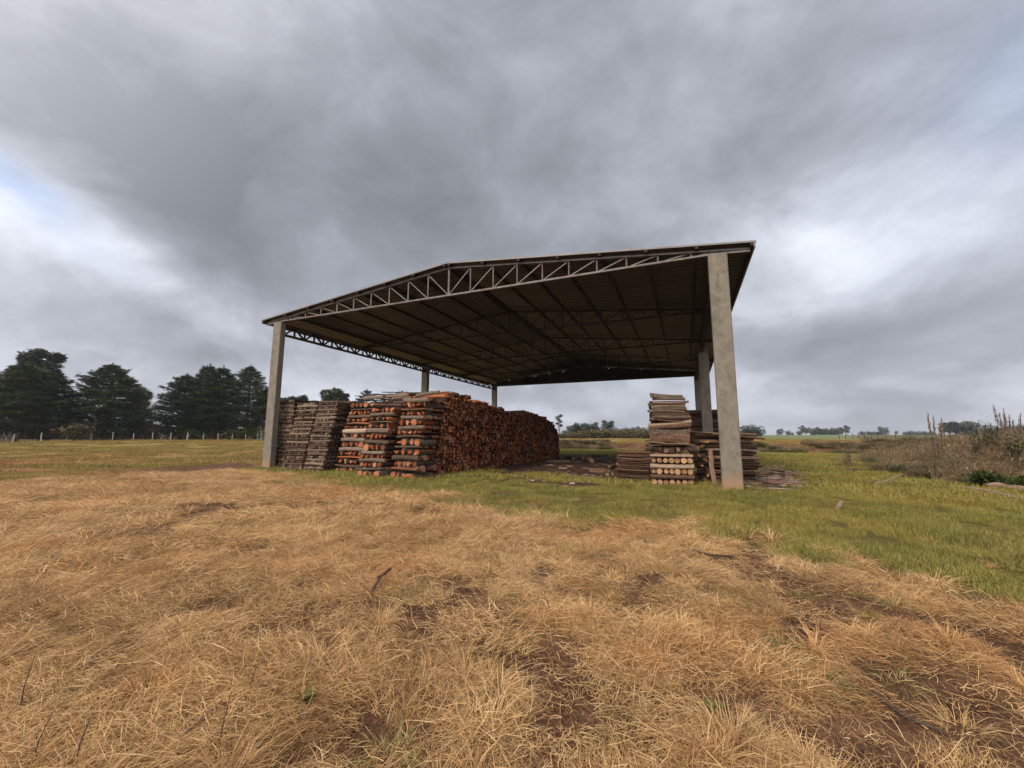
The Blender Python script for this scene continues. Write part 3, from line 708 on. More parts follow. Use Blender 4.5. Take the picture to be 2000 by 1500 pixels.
        link('roof_sheet', mb.mesh('roof_sheet', (M_sheet, M_top)), root)
        # front edge flashing, below the first rib
        s1 = mid + sg * 11.85; s0 = mid + sg * 0.0
        mb = MB(); vs = []
        for s in (s0, s1):
            zz_ = RZ(s) + 0.069
            vs += [pt(s, t0 - 0.012, zz_ + 0.012), pt(s, t0 - 0.012, zz_ + 0.066), pt(s, t0 - 0.004, zz_ + 0.066), pt(s, t0 - 0.004, zz_ + 0.012)]
        mb.add(vs, [(0,1,5,4),(1,2,6,5),(2,3,7,6),(3,0,4,7),(0,3,2,1),(4,5,6,7)]); link('verge_flashing', mb.mesh('verge_flashing', (M_top,)), root)
        # eave channel
        s1 = mid + sg * 11.80
        mb = MB(); z = RZ(s1) + 0.0
        mb.bar(pt(s1, t0 + 0.0, z), pt(s1, t1, z), 0.05, 0.15, 0); link('eave_channel', mb.mesh('eave_channel', (M_top,)), root)
    mb = MB()
    for sg in (1, -1):
        for ta, tb in ((t0 - 0.015, t1),):
            z = RZ(mid) + 0.139
            vs = [pt(mid, ta, z), pt(mid, tb, z), pt(mid + sg * 0.28, tb, z - 0.028), pt(mid + sg * 0.28, ta, z - 0.028)]
            vs2 = [(v[0], v[1], v[2] + 0.006) for v in vs]
            mb.add(vs + vs2, [(0,1,2,3),(7,6,5,4),(0,4,5,1),(2,6,7,3),(3,7,4,0)])
    link('ridge_cap', mb.mesh('ridge_cap', (M_top,)), root)
    # closed gable at the back, a ragged slit of light left under the roof
    tb = 2 * BAY + 0.42; n = int((WID + 1.1) / 0.20); vs = []; 
    for i in range(n + 1):
        s = -0.55 + (WID + 1.1) * i / n; o = 0.03 if i % 2 else 0.0
        zt = RZ(s) + (0.045 if noise.noise((i * 0.16, 0, 0)) > 0.0 else -0.015) - (0.02 if rnd.random() < 0.2 else 0)
        if i % 8 == 3: zt -= 0.045
        vs += [pt(s, tb + o, 7.62), pt(s, tb + o, zt), pt(s, tb + o + 0.006, 7.62), pt(s, tb + o + 0.006, zt)]
    fs = []
    for i in range(n):
        a, b_ = 4 * i, 4 * i + 4; fs += [(a, a+1, b_+1, b_), (a+2, b_+2, b_+3, a+3), (a, b_, b_+2, a+2), (a+1, a+3, b_+3, b_+1)]
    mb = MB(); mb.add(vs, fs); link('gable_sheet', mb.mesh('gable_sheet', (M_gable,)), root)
    mb = MB(); mb.bar(pt(-0.5, tb - 0.04, 7.62), pt(WID + 0.5, tb - 0.04, 7.62), 0.06, 0.08, 0); link('gable_rail', mb.mesh('gable_rail', (rust,)), root)
make_shed()

# ------------------------------------------------------------------ firewood
def section(kind, r):
    """outline (y,z) and which edges are bark"""
    n = 9
    if kind == 'round': pts = [(math.cos(2*math.pi*i/n), math.sin(2*math.pi*i/n)) for i in range(n)]; bark = [1] * n
    elif kind == 'half': pts = [(math.cos(math.pi*i/(n-2)), math.sin(math.pi*i/(n-2)) * 0.95 - 0.4) for i in range(n-1)] + [(0.0, -0.48)]; bark = [1] * (n-2) + [0, 0]
    elif kind == 'wedge': pts = [(1.25*math.cos(0.35+1.9*i/(n-4)) - 0.1, 1.25*math.sin(0.35+1.9*i/(n-4)) - 0.55) for i in range(n-3)] + [(-0.5, -0.05), (0.0, -0.62), (0.55, -0.15)]; bark = [1]*(n-4) + [0]*4
    else: pts = [(1.25*math.cos(0.45+2.2*i/(n-4)), 0.75*math.sin(0.45+2.2*i/(n-4)) - 0.35) for i in range(n-3)] + [(-0.95, -0.12), (-0.1, -0.3), (0.9, -0.1)]; bark = [1]*(n-4) + [0]*4
    return np.array(pts) * r, bark
def log_mesh(name, L, r, kind, mats, rings=4, bend=0.03, taper=0.08, rot=None, tn=None, flat=None, rough=0.10):
    """one log along x, centred; mats = (bark, wood)"""
    sec, bark = section(kind, r); n = len(sec); a = rnd.uniform(0, 6.28) if rot is None else rot
    c, s = math.cos(a), math.sin(a); jit = 1 + rng.uniform(-rough, rough, n)
    V = []; ph = rnd.uniform(0, 6.28); bx, bz = rnd.uniform(-bend, bend), rnd.uniform(-bend, bend)
    for i in range(rings):
        k = i / (rings - 1); x = (k - 0.5) * L; sc = 1 + taper * (0.5 - k)
        wob = 1 + rng.uniform(-rough * 0.5, rough * 0.5, n)
        for j in range(n):
            y0, z0 = sec[j] * jit[j] * sc * wob[j]
            y, z = c * y0 - s * z0, s * y0 + c * z0
            if flat: z *= flat
            xs = x + (rnd.uniform(-0.02, 0.02) if i in (0, rings - 1) else 0)
            V.append((xs, y + bx * math.sin(math.pi * k), z + bz * math.sin(math.pi * k)))
    fs, ms = [], []
    for i in range(rings - 1):
        for j in range(n):
            fs.append((i*n + j, (i+1)*n + j, (i+1)*n + (j+1) % n, i*n + (j+1) % n)); ms.append(0 if bark[j] else 1)
    me = bpy.data.meshes.new(name)
    b0 = len(V); L0 = (rings - 1) * n
    for i0 in (0, L0):
        cy = sum(V[i0 + j][1] for j in range(n)) / n; cz = sum(V[i0 + j][2] for j in range(n)) / n
        for j in range(n): v = V[i0 + j]; V.append((v[0], cy + (v[1] - cy) * 0.86, cz + (v[2] - cz) * 0.86))
    for j in range(n):
        k = (j + 1) % n
        fs.append((b0 + j, j, k, b0 + k)); ms.append(0 if bark[j] else 1)
        fs.append((b0 + n + k, L0 + k, L0 + j, b0 + n + j)); ms.append(0 if bark[j] else 1)
    fs += [tuple(b0 + j for j in range(n)), tuple(b0 + n + j for j in range(n))[::-1]]; ms += [1, 1]
    me.from_pydata(V, [], [f[::-1] for f in fs])
    for m in mats: me.materials.append(m)
    me.polygons.foreach_set('material_index', ms)
    t_ = rnd.random() if tn is None else tn
    at_ = me.attributes.new('tone', 'FLOAT', 'FACE'); at_.data.foreach_set('value', [t_] * len(fs))
    me.update(); return me
def put_log(name, L, r, kind, mats, s, t, z, yaw, label, cat, group, tiltz=0.0, **kw):
    """yaw 0: along s; pi/2: along t"""
    me = log_mesh(name, L, r, kind, mats, **kw)
    o = link(name, me, loc=tuple(S(s, t, z)), rot=(0, tiltz, math.pi - TH - yaw))
    return tag(o, label, cat, group)
def fill(name, logs, mats, label, cat):
    """many logs as one object: logs = array rows (s,t,z,r,L,yaw,kindindex,tone)"""
    kinds = ['round', 'half', 'wedge', 'slab']; secs = [section(k, 1.0) for k in kinds]; n = 9
    N = len(logs); lg = np.array(logs, float)
    ki = lg[:, 6].astype(int); base = np.stack([s_[0] for s_ in secs])[ki]; bark = np.array([s_[1] for s_ in secs])[ki]
    a = rng.uniform(0, 6.283, N)[:, None]; base = base * (1 + rng.uniform(-0.12, 0.12, (N, n)))[..., None] * lg[:, 3][:, None, None]
    y = np.cos(a) * base[..., 0] - np.sin(a) * base[..., 1]; z = np.sin(a) * base[..., 0] + np.cos(a) * base[..., 1]
    V = np.zeros((N, 2, n, 3)); 
    yaw = lg[:, 5] + rng.normal(0, 0.02, N); tz = rng.normal(0, 0.015, N)
    for e, sg in ((0, -1), (1, 1)):
        x = sg * lg[:, 4][:, None] / 2 * np.ones((1, n)); 
        ss = lg[:, 0][:, None] + x * np.cos(yaw)[:, None] - y * np.sin(yaw)[:, None]
        tt = lg[:, 1][:, None] + x * np.sin(yaw)[:, None] + y * np.cos(yaw)[:, None]
        zz_ = lg[:, 2][:, None] + z + x * tz[:, None]
        V[:, e, :, 0] = OX - CT * ss + ST * tt; V[:, e, :, 1] = OY + ST * ss + CT * tt; V[:, e, :, 2] = zz_
    off = (np.arange(N) * 2 * n)[:, None, None]; j = np.arange(n)
    q = off + np.stack([j, n + j, n + (j+1) % n, (j+1) % n], -1)[None]
    q = q[..., ::-1]
    tn = lg[:, 7]
    e0 = (np.arange(N) * 2 * n)[:, None] + j[None]; e1 = e0 + n
    me = mesh_np(name, V.reshape(-1, 3), [(q.reshape(-1, 4), np.where(bark, 0, 1).reshape(-1), np.repeat(tn, n)), (e0, 1, tn), (e1[:, ::-1], 1, tn)], mats)
    return tag(link(name, me), label, cat, kind='stuff')

ORD = ['bottom', 'second', 'third', 'fourth', 'fifth', 'sixth', 'seventh', 'eighth', 'ninth', 'tenth', 'eleventh', 'twelfth', 'thirteenth', 'fourteenth', 'fifteenth',
       'sixteenth', 'seventeenth', 'eighteenth', 'nineteenth', 'twentieth']
NTH = ['first', 'second', 'third', 'fourth', 'fifth', 'sixth', 'seventh', 'eighth', 'ninth', 'tenth', 'eleventh', 'twelfth']
split_fill = []; thin_fill = []
def crib_split(s0, s1, t0, ztop, lean, where, depth=1.25, ra=0.108):
    """crisscross tower of split logs at the head of a row; s0 < s1"""
    z = 0.02; lay = 0
    while z < ztop - ra:
        tt = t0 + lean * z; h = ra * rnd.uniform(0.72, 1.25)
        if lay % 2 == 1:                                          # logs across the head
            nl = 4
            for k in range(nl):
                t = tt + 0.10 + k * (depth - 0.2) / (nl - 1); pale = rnd.random() < 0.35
                kind = rnd.choice(['round', 'half', 'slab', 'round'])
                lab = ('grey barked log across the head of %s, %s course up' % (where, ORD[lay // 2])) if k == 0 else \
                      ('log in flank of %s, %s behind cross log, %s course' % (where.replace('the nearest orange', 'nearest orange').replace('the middle orange', 'middle orange').replace('the far orange', 'far orange'), NTH[k - 1], ORD[lay // 2]))
                put_log('split_log', (s1 - s0) * rnd.uniform(0.88, 1.0), h * rnd.uniform(0.85, 1.1), kind, (B_pale if pale and k == 0 and rnd.random() < 0.5 else B_grey, W_orange),
                        (s0 + s1) / 2 + rnd.uniform(-0.05, 0.05), t + rnd.uniform(-0.04, 0.04), z + h + 0.0, rnd.uniform(-0.04, 0.04), lab, 'split log', 'orange split logs in the stacks',
                        rnd.uniform(-0.03, 0.03), rot=rnd.choice([0, math.pi]) + rnd.uniform(-0.4, 0.4), tn=rnd.uniform(0.3, 1.0) if k == 0 else None, flat=0.9)
        else:                                                     # logs pointing at the viewer
            n = rnd.choice([4, 5, 5]); ws = (s1 - s0 - 0.1) / n
            for k in range(n):
                kind = rnd.choice(['half', 'wedge', 'round', 'slab', 'wedge'])
                s = s1 - 0.05 - ws * (k + 0.5)
                put_log('split_log', depth * rnd.uniform(0.95, 1.06), min(h * rnd.uniform(0.85, 1.2), ws * 0.62), kind, (B_grey, W_orange), s + rnd.uniform(-0.02, 0.02), tt + depth / 2 + rnd.uniform(-0.06, 0.05), z + h,
                        math.pi / 2 + rnd.uniform(-0.05, 0.05), 'orange log end, %s from left, %s course of ends, %s' % (NTH[k], ORD[lay // 2], where), 'split log', 'orange split logs in the stacks',
                        0, rot=rnd.uniform(0, 6.28), tn=rnd.uniform(0.25, 1.0))
        z += 2 * h * 0.93; lay += 1
def row_fill(dst, s0, s1, t0, t1, prof, r, lean=0.0, step=None, kinds=(0, 1, 2, 2, 3), jit=0.06, keep=None):
    st_ = r * 1.72; z = r; i = 0
    zmax = max(p[1] for p in prof)
    while z < zmax:
        t = t0 + lean * z + (st_ / 2 if i % 2 else 0)
        while t < t1:
            zt = np.interp(t, [p[0] for p in prof], [p[1] for p in prof]) + noise.noise((t * 0.9, s0, 0)) * 0.12
            if z < zt and (keep is None or keep(t, z, zt)):
                rr = r * rnd.uniform(0.8, 1.25); sc = rnd.uniform(-jit, jit)
                dst.append(((s0 + s1) / 2 + sc, t + rnd.uniform(-0.2, 0.2) * r, z + rnd.uniform(-0.2, 0.2) * r, rr, (s1 - s0) * rnd.uniform(0.97, 1.03), 0.0, rnd.choice(kinds), rnd.random()))
            t += st_ * rnd.uniform(0.92, 1.1)
        z += st_ * 0.88; i += 1
# row F, the long orange face
crib_split(10.68, 11.98, -1.42, 3.22, 0.20, 'the nearest orange stack')
FP = [(-0.2, 3.42), (0.4, 3.55), (1.4, 3.62), (3.2, 3.62), (4.4, 3.45), (6.3, 3.36), (7.8, 3.22), (9.5, 3.30), (11.9, 3.36), (14.1, 3.15), (16.2, 2.92), (17.6, 2.3), (18.3, 0.6)]
row_fill(split_fill, 10.66, 12.0, -0.12, 18.1, FP, 0.10, 0.20, jit=0.07)
# the biggest ends of that face become logs of their own
face = sorted([l for l in split_fill if l[1] < 2.6 and l[2] > 0.3], key=lambda l: l[1])[:0]
cand = [l for l in split_fill if l[1] < 3.2]; rnd.shuffle(cand); cand = sorted(cand[:150], key=lambda l: -l[3])[:95]
cs = set(id(l) for l in cand); split_fill = [l for l in split_fill if id(l) not in cs]
kn = ['round', 'half', 'wedge', 'slab']
for l in cand:
    hz = 'low' if l[2] < 1.1 else ('halfway up' if l[2] < 2.3 else 'high')
    put_log('split_log', l[4], l[3], kn[l[6]], (B_grey, W_orange), l[0] - 0.012, l[1], l[2], 0.0, 'orange cut log end %s in the long orange face, near its head' % hz,
            'split log', 'cut log ends %s near the head of the long orange face' % hz, tn=l[7])
# rows E and D
crib_split(12.40, 13.72, -1.45, 3.12, 0.26, 'the middle orange stack')
row_fill(split_fill, 12.42, 13.74, -0.15, 16.5, [(-0.2, 3.35), (1, 3.5), (6, 3.5), (16, 3.3)], 0.10, 0.26, keep=lambda t, z, zt: t < 2.5 or z > zt - 0.5)
crib_split(14.92, 16.50, 0.0, 3.35, 0.26, 'the far orange stack')
row_fill(split_fill, 14.94, 16.30, 1.3, 16.5, [(1.3, 3.45), (4, 3.6), (16, 3.5)], 0.10, 0.26, keep=lambda t, z, zt: t < 4 or z > zt - 0.5)
# loose grey logs laid on top
for k, (s, t, z, L, r, yw) in enumerate([(11.3, 0.1, 3.52, 1.3, 0.08, 0.15), (11.9, 1.1, 3.66, 1.5, 0.09, 0.9), (13.0, 0.2, 3.52, 1.3, 0.09, 0.1), (13.3, 0.8, 3.64, 1.4, 0.08, 0.5), (15.3, 1.2, 3.6, 1.4, 0.09, 0.1),
                                         (12.2, -0.5, 3.30, 1.2, 0.08, 0.2), (15.7, 1.9, 3.72, 1.3, 0.08, -0.2), (11.2, 2.2, 3.74, 1.1, 0.07, 1.3), (14.3, 2.6, 3.55, 1.8, 0.08, 0.3)]):
    put_log('split_log', L, r, 'round', (B_grey, W_orange), s, t, z, yw, ['grey log lying crooked on the crest of the orange stacks, %s' % p for p in
            ('over the nearest head', 'jutting diagonally above the rest', 'over the middle head', 'just behind the middle head', 'over the far head', 'low between two heads', 'behind the far head', 'pointing into the shed', 'bridging two rows')][k],
            'split log', 'orange split logs in the stacks', rnd.uniform(-0.06, 0.06), tn=rnd.uniform(0.5, 0.9))
fill('stacked_split_logs', split_fill, (B_grey, W_orange), 'mass of orange brown split log ends filling the long stacks under the roof', 'firewood')

# thin dark logs: rows B and C in front, A beside the column
def crib_thin(s0, s1, t0, ztop, lean, where, depth=1.1, r=0.052):
    z = 0.0; lay = 0
    while z < ztop:
        tt = t0 + lean * z; h = r * rnd.uniform(0.8, 1.25)
        if lay % 2 == 1:
            put_log('thin_log', (s1 - s0) * rnd.uniform(0.9, 1.06), h, 'round', (B_dark, W_thin), (s0 + s1) / 2 + rnd.uniform(-0.04, 0.04), tt + 0.06, z + h, rnd.uniform(-0.03, 0.03),
                    'thin grey log across %s, %s cross log up' % (where, ORD[lay // 2]), 'thin log', 'thin dark logs in the stacks', rnd.uniform(-0.02, 0.02), tn=rnd.uniform(0.3, 1.0), bend=0.03)
            for k in range(1, 5): thin_fill.append(((s0 + s1) / 2, tt + 0.06 + k * depth / 5, z + h, h, s1 - s0, 0.0, 0, rnd.random() * 0.7))
        else:
            n = 8; ws = (s1 - s0 - 0.06) / n
            for k in range(n):
                hh = min(h * rnd.uniform(0.7, 1.05), ws * 0.46)
                put_log('thin_log', depth, hh, 'round', (B_dark, W_thin), s1 - 0.03 - ws * (k + 0.5), tt + depth / 2 + rnd.uniform(-0.04, 0.03), z + h, math.pi / 2 + rnd.uniform(-0.03, 0.03),
                        'small dark log end, %s from left, %s row up, %s' % (NTH[k], ORD[lay // 2], where), 'thin log', 'thin dark logs in the stacks', tn=rnd.uniform(0.0, 0.95), rings=2)
        z += 2 * h * 1.0; lay += 1
crib_thin(18.02, 19.38, -0.50, 3.35, 0.22, 'the left thin log stack')
crib_thin(16.72, 18.0, -0.42, 3.35, 0.22, 'the right thin log stack')
row_fill(thin_fill, 16.74, 18.0, 0.72, 15, [(0.98, 3.4), (3, 3.5), (8, 3.75), (15, 3.5)], 0.062, 0.22, kinds=(0, 0, 1), jit=0.05, keep=lambda t, z, zt: t < 5.5 or z > zt - 0.4)
row_fill(thin_fill, 18.04, 19.36, 0.65, 15, [(0.6, 3.4), (3, 3.5), (8, 3.7), (15, 3.5)], 0.062, 0.24, kinds=(0, 0, 1), jit=0.05, keep=lambda t, z, zt: t < 3.5 or z > zt - 0.4)
def crib_fill(s0, s1, t0, ztop, lean, depth, r, dst):
    z = 0.0; lay = 0
    while z < ztop:
        tt = t0 + lean * z; h = r * rnd.uniform(0.9, 1.12)
        n = int(((depth if lay % 2 else s1 - s0)) / (2.1 * r))
        for k in range(n):
            if lay % 2: dst.append(((s0 + s1) / 2, tt + depth * (k + 0.5) / n, z + h, h, (s1 - s0) * rnd.uniform(0.95, 1.05), 0.0, 0, rnd.random()))
            else: dst.append((s0 + (s1 - s0) * (k + 0.5) / n, tt + depth / 2, z + h, h, depth, math.pi / 2, 0, rnd.random()))
        z += 2 * h; lay += 1
crib_fill(20.22, 21.45, 0.5, 3.62, 0.06, 1.1, 0.055, thin_fill)
row_fill(thin_fill, 20.24, 21.42, 1.65, 15, [(0.6, 3.65), (3, 3.65), (8, 3.6), (15, 3.5)], 0.062, 0.06, kinds=(0, 0, 1), jit=0.05, keep=lambda t, z, zt: t < 7 or z > zt - 0.4)
fill('stacked_thin_logs', thin_fill, (B_dark, W_thin), 'mass of thin dark logs packed in the left hand stacks behind the corner column', 'firewood')
black = []
for k in range(160):
    black.append((rnd.uniform(14.2, 17.8), rnd.uniform(3, 10), 3.6 + rnd.uniform(0, 0.55), rnd.uniform(0.02, 0.05), rnd.uniform(0.6, 1.5), rnd.uniform(-0.8, 1.2), 0, rnd.random() * 0.5))
fill('brushwood', black, (B_black, W_dull), 'black twiggy brushwood heaped on top of the stacks', 'brushwood')

# stack G on the right: crisscross below, slabs and poles above, its face turned a little towards the camera
G0 = S(1.50, 0.72); GY = 0.10
def gput(name, L, r, kind, mats, a, d, z, yaw, label, cat, grp, tilt=0.0, **kw):
    """a along the face (to the left +), d into the depth"""
    ax = Vector((-math.cos(TH - GY), math.sin(TH - GY), 0)); dp = Vector((math.sin(TH - GY), math.cos(TH - GY), 0))
    p = G0 + ax * a + dp * d; me = log_mesh(name, L, r, kind, mats, **kw)
    o = link(name, me, loc=(p.x, p.y, z), rot=(0, tilt, math.pi - TH + GY - yaw)); return tag(o, label, cat, grp)
GG = 'logs of the tall stack beside the right column'
def g_ends(z, n, row, r=0.094):
    for k in range(n):
        a = 0.69 - 1.38 * (k + 0.5) / n
        gput('round_log', 1.3, r * rnd.uniform(0.85, 1.12), 'round', (B_brown, W_tan), a + rnd.uniform(-0.015, 0.015), 0.65 + rnd.uniform(-0.04, 0.04), z, math.pi / 2,
             'round tan log end, %s from left, %s row, beside the right column' % (NTH[k], row), 'log', GG, tn=rnd.uniform(0.35, 1.0), rough=0.05)
def g_cross(z, r, lab, mats, L=1.42, **kw):
    gput('round_log', L, r, kw.pop('kind', 'round'), mats, kw.pop('a', 0), 0.09, z, kw.pop('yaw', 0), lab, 'log', GG, kw.pop('tilt', 0), **kw)
    for k in range(1, 5): gfill.append((k, z, r))
gfill = []
g_ends(0.10, 7, 'lowest'); g_cross(0.29, 0.09, 'dark brown log lying across, just above the grass, in the stack by the right column', (B_brown, W_tan), tn=0.35)
g_ends(0.47, 7, 'middle'); g_cross(0.66, 0.085, 'pale stripped log between the two upper rows of round ends', (B_pale, W_tan), tn=0.6)
g_ends(0.85, 7, 'uppermost'); g_cross(1.02, 0.08, 'pale split log above the uppermost row of round ends', (B_pale, W_tan), kind='half', rot=0.0, tn=0.45)
for k in range(5):
    gput('round_log', rnd.uniform(0.5, 0.95), 0.085, 'round', (B_grey, W_dull), 0.55 - 0.28 * k, 0.3 + rnd.uniform(-0.05, 0.1), 1.20 + rnd.uniform(-0.03, 0.04), rnd.uniform(0.3, 2.4),
         'rough dark knotty log, %s from the left, jammed in the waist of the tall stack' % NTH[k], 'log', GG, rnd.uniform(-0.12, 0.12), rough=0.3, bend=0.06, rings=6, tn=rnd.uniform(0, 0.5))
for k, (z, r, lab, mt, tl, kd, L) in enumerate([
        (1.37, 0.05, 'thin bright plank like slab under the two widest slabs', B_pale, 0.02, 'slab', 1.5), (1.46, 0.05, 'curved pale slab on the plank like one in the tall stack', B_pale, -0.05, 'slab', 1.3),
        (1.61, 0.15, 'wide reddish split slab, the lower of the two in the tall stack', B_brown, -0.04, 'half', 1.32), (1.83, 0.14, 'wide tan split slab, the upper of the two in the tall stack', B_grey, 0.03, 'half', 1.32),
        (2.04, 0.07, 'tan log lying tilted right above the wide slabs', B_brown, 0.05, 'round', 1.4), (2.14, 0.075, 'thick tan log slanting up to the right in the tall stack', B_pale, 0.10, 'round', 1.45),
        (2.24, 0.05, 'pale splintered slab at the left edge of the tall stack', B_pale, -0.08, 'slab', 0.8)]):
    gput('round_log', L, r, kd, (mt, mt if r > 0.1 else W_tan), rnd.uniform(-0.03, 0.06), 0.10, z, rnd.uniform(-0.03, 0.03), lab, 'log', GG, tl, rot=1.2 if r > 0.1 else 0.1, tn=0.35 + 0.1 * (k % 4), rough=0.3 if r > 0.1 else 0.16, bend=0.05, rings=7, taper=(0.3 if k == 2 else -0.3) if r > 0.1 else 0.08)
    for q in range(1, 5): gfill.append((q, z, min(r, 0.09)))
z = 2.32; k = 0
while z < 2.98:
    r = rnd.uniform(0.032, 0.062)
    gput('round_log', rnd.uniform(1.12, 1.36), r, 'round', (rnd.choice([B_brown, B_grey, B_brown, B_dark]), W_dull), rnd.uniform(-0.08, 0.12), 0.08 + rnd.uniform(-0.03, 0.05), z, rnd.uniform(-0.05, 0.05),
         'crooked brown pole, %s above the slanting tan log in the tall stack' % NTH[min(k, 11)] if k < 12 else 'crooked brown pole high in the tall stack', 'log', GG, rnd.uniform(-0.04, 0.04), bend=0.05, rings=6, rough=0.2, tn=rnd.uniform(0.1, 0.8))
    for q in range(1, 6): gfill.append((q, z, r))
    z += r * 1.7; k += 1
for k, (a, z, tl, yw) in enumerate([(0.05, 3.02, -0.04, 0.2), (0.1, 3.09, -0.08, -0.1), (0.12, 3.17, -0.11, 0.1)]):
    gput('round_log', 1.1, 0.05, 'round', (B_grey, W_dull), a - 0.05, 0.1 + 0.05 * k, z, yw, 'slanting grey pole at the very top of the tall stack, %s of three upward' % NTH[k], 'log', GG, tl, tn=0.6, bend=0.04)
def gworld(rows, ang):
    out = []
    ax = Vector((-math.cos(TH - GY), math.sin(TH - GY), 0)); dp = Vector((math.sin(TH - GY), math.cos(TH - GY), 0))
    for a, d, z, r, L in rows:
        p = G0 + ax * a + dp * d; s, t = st_of(p.x, p.y); out.append((s, t, z, r, L, -GY if False else -GY, 0, rnd.random() * 0.7))
    return out
rows = [(rnd.uniform(-0.06, 0.06), 0.09 + q * 0.24, z + rnd.uniform(-0.03, 0.03), r * rnd.uniform(0.9, 1.2), 1.2) for q, z, r in gfill]
right_fill = gworld(rows, GY)
# H far behind under the roof, I behind the right column, J low stack left of G
crib = []
z = 0.1
while z < 3.45:
    r = rnd.uniform(0.06, 0.10)
    for t in np.arange(14.6, 17.5, 0.2): right_fill.append((-0.15, t + rnd.uniform(-.05, .05), z, r, 2.1 * rnd.uniform(0.95, 1.05), 0.0, rnd.choice((0, 1, 3)), rnd.random() * 0.6))
    z += r * 1.75
GI = 'bark covered slabs piled behind the right column'
z = 0.08; k = 0
while z < 1.78:
    r = rnd.uniform(0.05, 0.085)
    L = (2.2 - 0.25 * max(0, z - 1.2)) * rnd.uniform(0.93, 1.03)
    put_log('bark_slab', L, r * 1.15, rnd.choice(['slab', 'half']), (rnd.choice([B_brown, B_brown, B_grey]), W_dull), -0.33 + rnd.uniform(-0.07, 0.07), 2.75 + rnd.uniform(-0.06, 0.06), z, rnd.uniform(-0.03, 0.03),
            'long reddish brown slab behind the right column, %s from the ground' % (ORD[k] if k < 20 else 'topmost'), 'wood slab', GI, rnd.uniform(-0.015, 0.02), rot=rnd.uniform(-0.5, 0.5), rings=6, bend=0.05, rough=0.18, tn=rnd.uniform(0.1, 0.8))
    for q in range(1, 8): right_fill.append((-0.33, 2.75 + q * 0.2, z + rnd.uniform(-0.02, 0.02), r, 1.95, 0.0, 3, rnd.random() * 0.6))
    z += r * 1.5; k += 1
put_log('bark_slab', 1.5, 0.10, 'slab', (B_pale, W_tan), 0.35, 2.55, 1.83, 0.1, 'pale slab sloping down to the right on top of the slabs behind the column', 'wood slab', GI, -0.08, rot=0.2, rings=6, tn=0.3)
put_log('bark_slab', 1.7, 0.10, 'slab', (B_brown, W_tan), -0.8, 2.5, 1.70, -0.1, 'tan slab sloping off the right end of the pile behind the column', 'wood slab', GI, -0.10, rot=0.2, rings=6, tn=0.8)
for k in range(9):
    put_log('bark_slab', 0.9, rnd.uniform(0.05, 0.09), 'wedge', (B_brown, W_tan), 0.42 + rnd.uniform(-0.12, 0.2), 2.1 + rnd.uniform(-0.2, 0.1), 0.15 + 0.17 * k, math.pi / 2 + rnd.uniform(-0.3, 0.3),
            'short slab end poking out left of the right column, %s from the ground' % ORD[k], 'wood slab', GI, rough=0.2, tn=rnd.uniform(0.2, 0.9))
# upright slab leaning beside the column
me = log_mesh('bark_slab', 1.22, 0.075, 'slab', (B_brown, B_brown), rings=8, bend=0.04, rot=math.pi / 2, tn=0.9, rough=0.35)
o = link('bark_slab', me, loc=tuple(S(0.20, 1.1, 0.62)), rot=(0, R(-86), math.pi - TH)); tag(o, 'upright tan bark slab standing on end against the left side of the right column', 'wood slab', GI)
GJ = 'slabs of the low dark stack left of the tall one'
z = 0.06; k = 0
while z < 1.08:
    r = rnd.uniform(0.04, 0.06)
    put_log('bark_slab', 1.32 * rnd.uniform(0.93, 1.05), r * 1.2, rnd.choice(['slab', 'half']), (B_brown, W_dull), 2.92 + 0.10 * (0.5 - z) + rnd.uniform(-0.04, 0.04), 1.75 + rnd.uniform(-0.04, 0.06), z, 0.2 + rnd.uniform(-0.05, 0.05),
            'dark red slab in the low stack left of the tall one, %s from the ground' % (ORD[k] if k < 20 else 'topmost'), 'wood slab', GJ, rnd.uniform(-0.03, 0.03), rot=rnd.uniform(-0.4, 0.4), rings=6, bend=0.03, rough=0.2, tn=rnd.uniform(0.0, 0.6))
    for q in range(1, 5): right_fill.append((2.92, 1.75 + q * 0.17, z, r * 1.1, 1.25, 0.2, 3, rnd.random() * 0.5))
    z += r * 1.45; k += 1
fill('stacked_slabs', right_fill, (B_brown, W_dull), 'mass of brown logs and slabs packed behind the faces of the right hand stacks', 'firewood')

# loose logs between the two sides, under the roof
GL = 'loose logs lying on the shed floor'
loose = [(1090, 905, 1.6, 0.11, 0.1, 'grey log lying at the far end of the long orange face', B_grey), (1112, 898, 1.5, 0.12, 0.9, 'dark log lying in the gap beyond the long orange face', B_black),
         (1150, 903, 2.0, 0.15, 1.15, 'thick pale barked log lying slanted on the floor heap', B_pale), (1135, 896, 2.0, 0.14, 1.2, 'grey barked log lying behind the thick pale one', B_grey),
         (1170, 893, 1.6, 0.12, -0.5, 'black log at the back of the floor heap', B_black), (1190, 900, 1.5, 0.10, -0.3, 'dark forked log at the back right of the floor heap', B_black),
         (1160, 918, 1.2, 0.08, 0.0, 'thin straight log with a pale cut end on the floor', B_brown), (1172, 926, 1.0, 0.11, 0.1, 'short log with a bright cut end nearest the soil patch', B_brown),
         (1185, 929, 1.3, 0.09, 1.35, 'dark pole end pointing at the yard beside the low red stack', B_black), (1193, 926, 1.4, 0.08, 1.30, 'second dark pole end beside the low red stack', B_black),
         (1200, 918, 1.5, 0.09, 1.2, 'dark pole slanting up onto the low red stack', B_black), (1180, 912, 1.5, 0.08, 1.0, 'dark pole in the middle of the floor heap', B_black),
         (1060, 900, 1.3, 0.06, 0.6, 'pale stick propped against the long orange face', B_pale), (1100, 915, 0.5, 0.05, 0.2, 'small pale offcut lying on the bare floor', B_pale)]
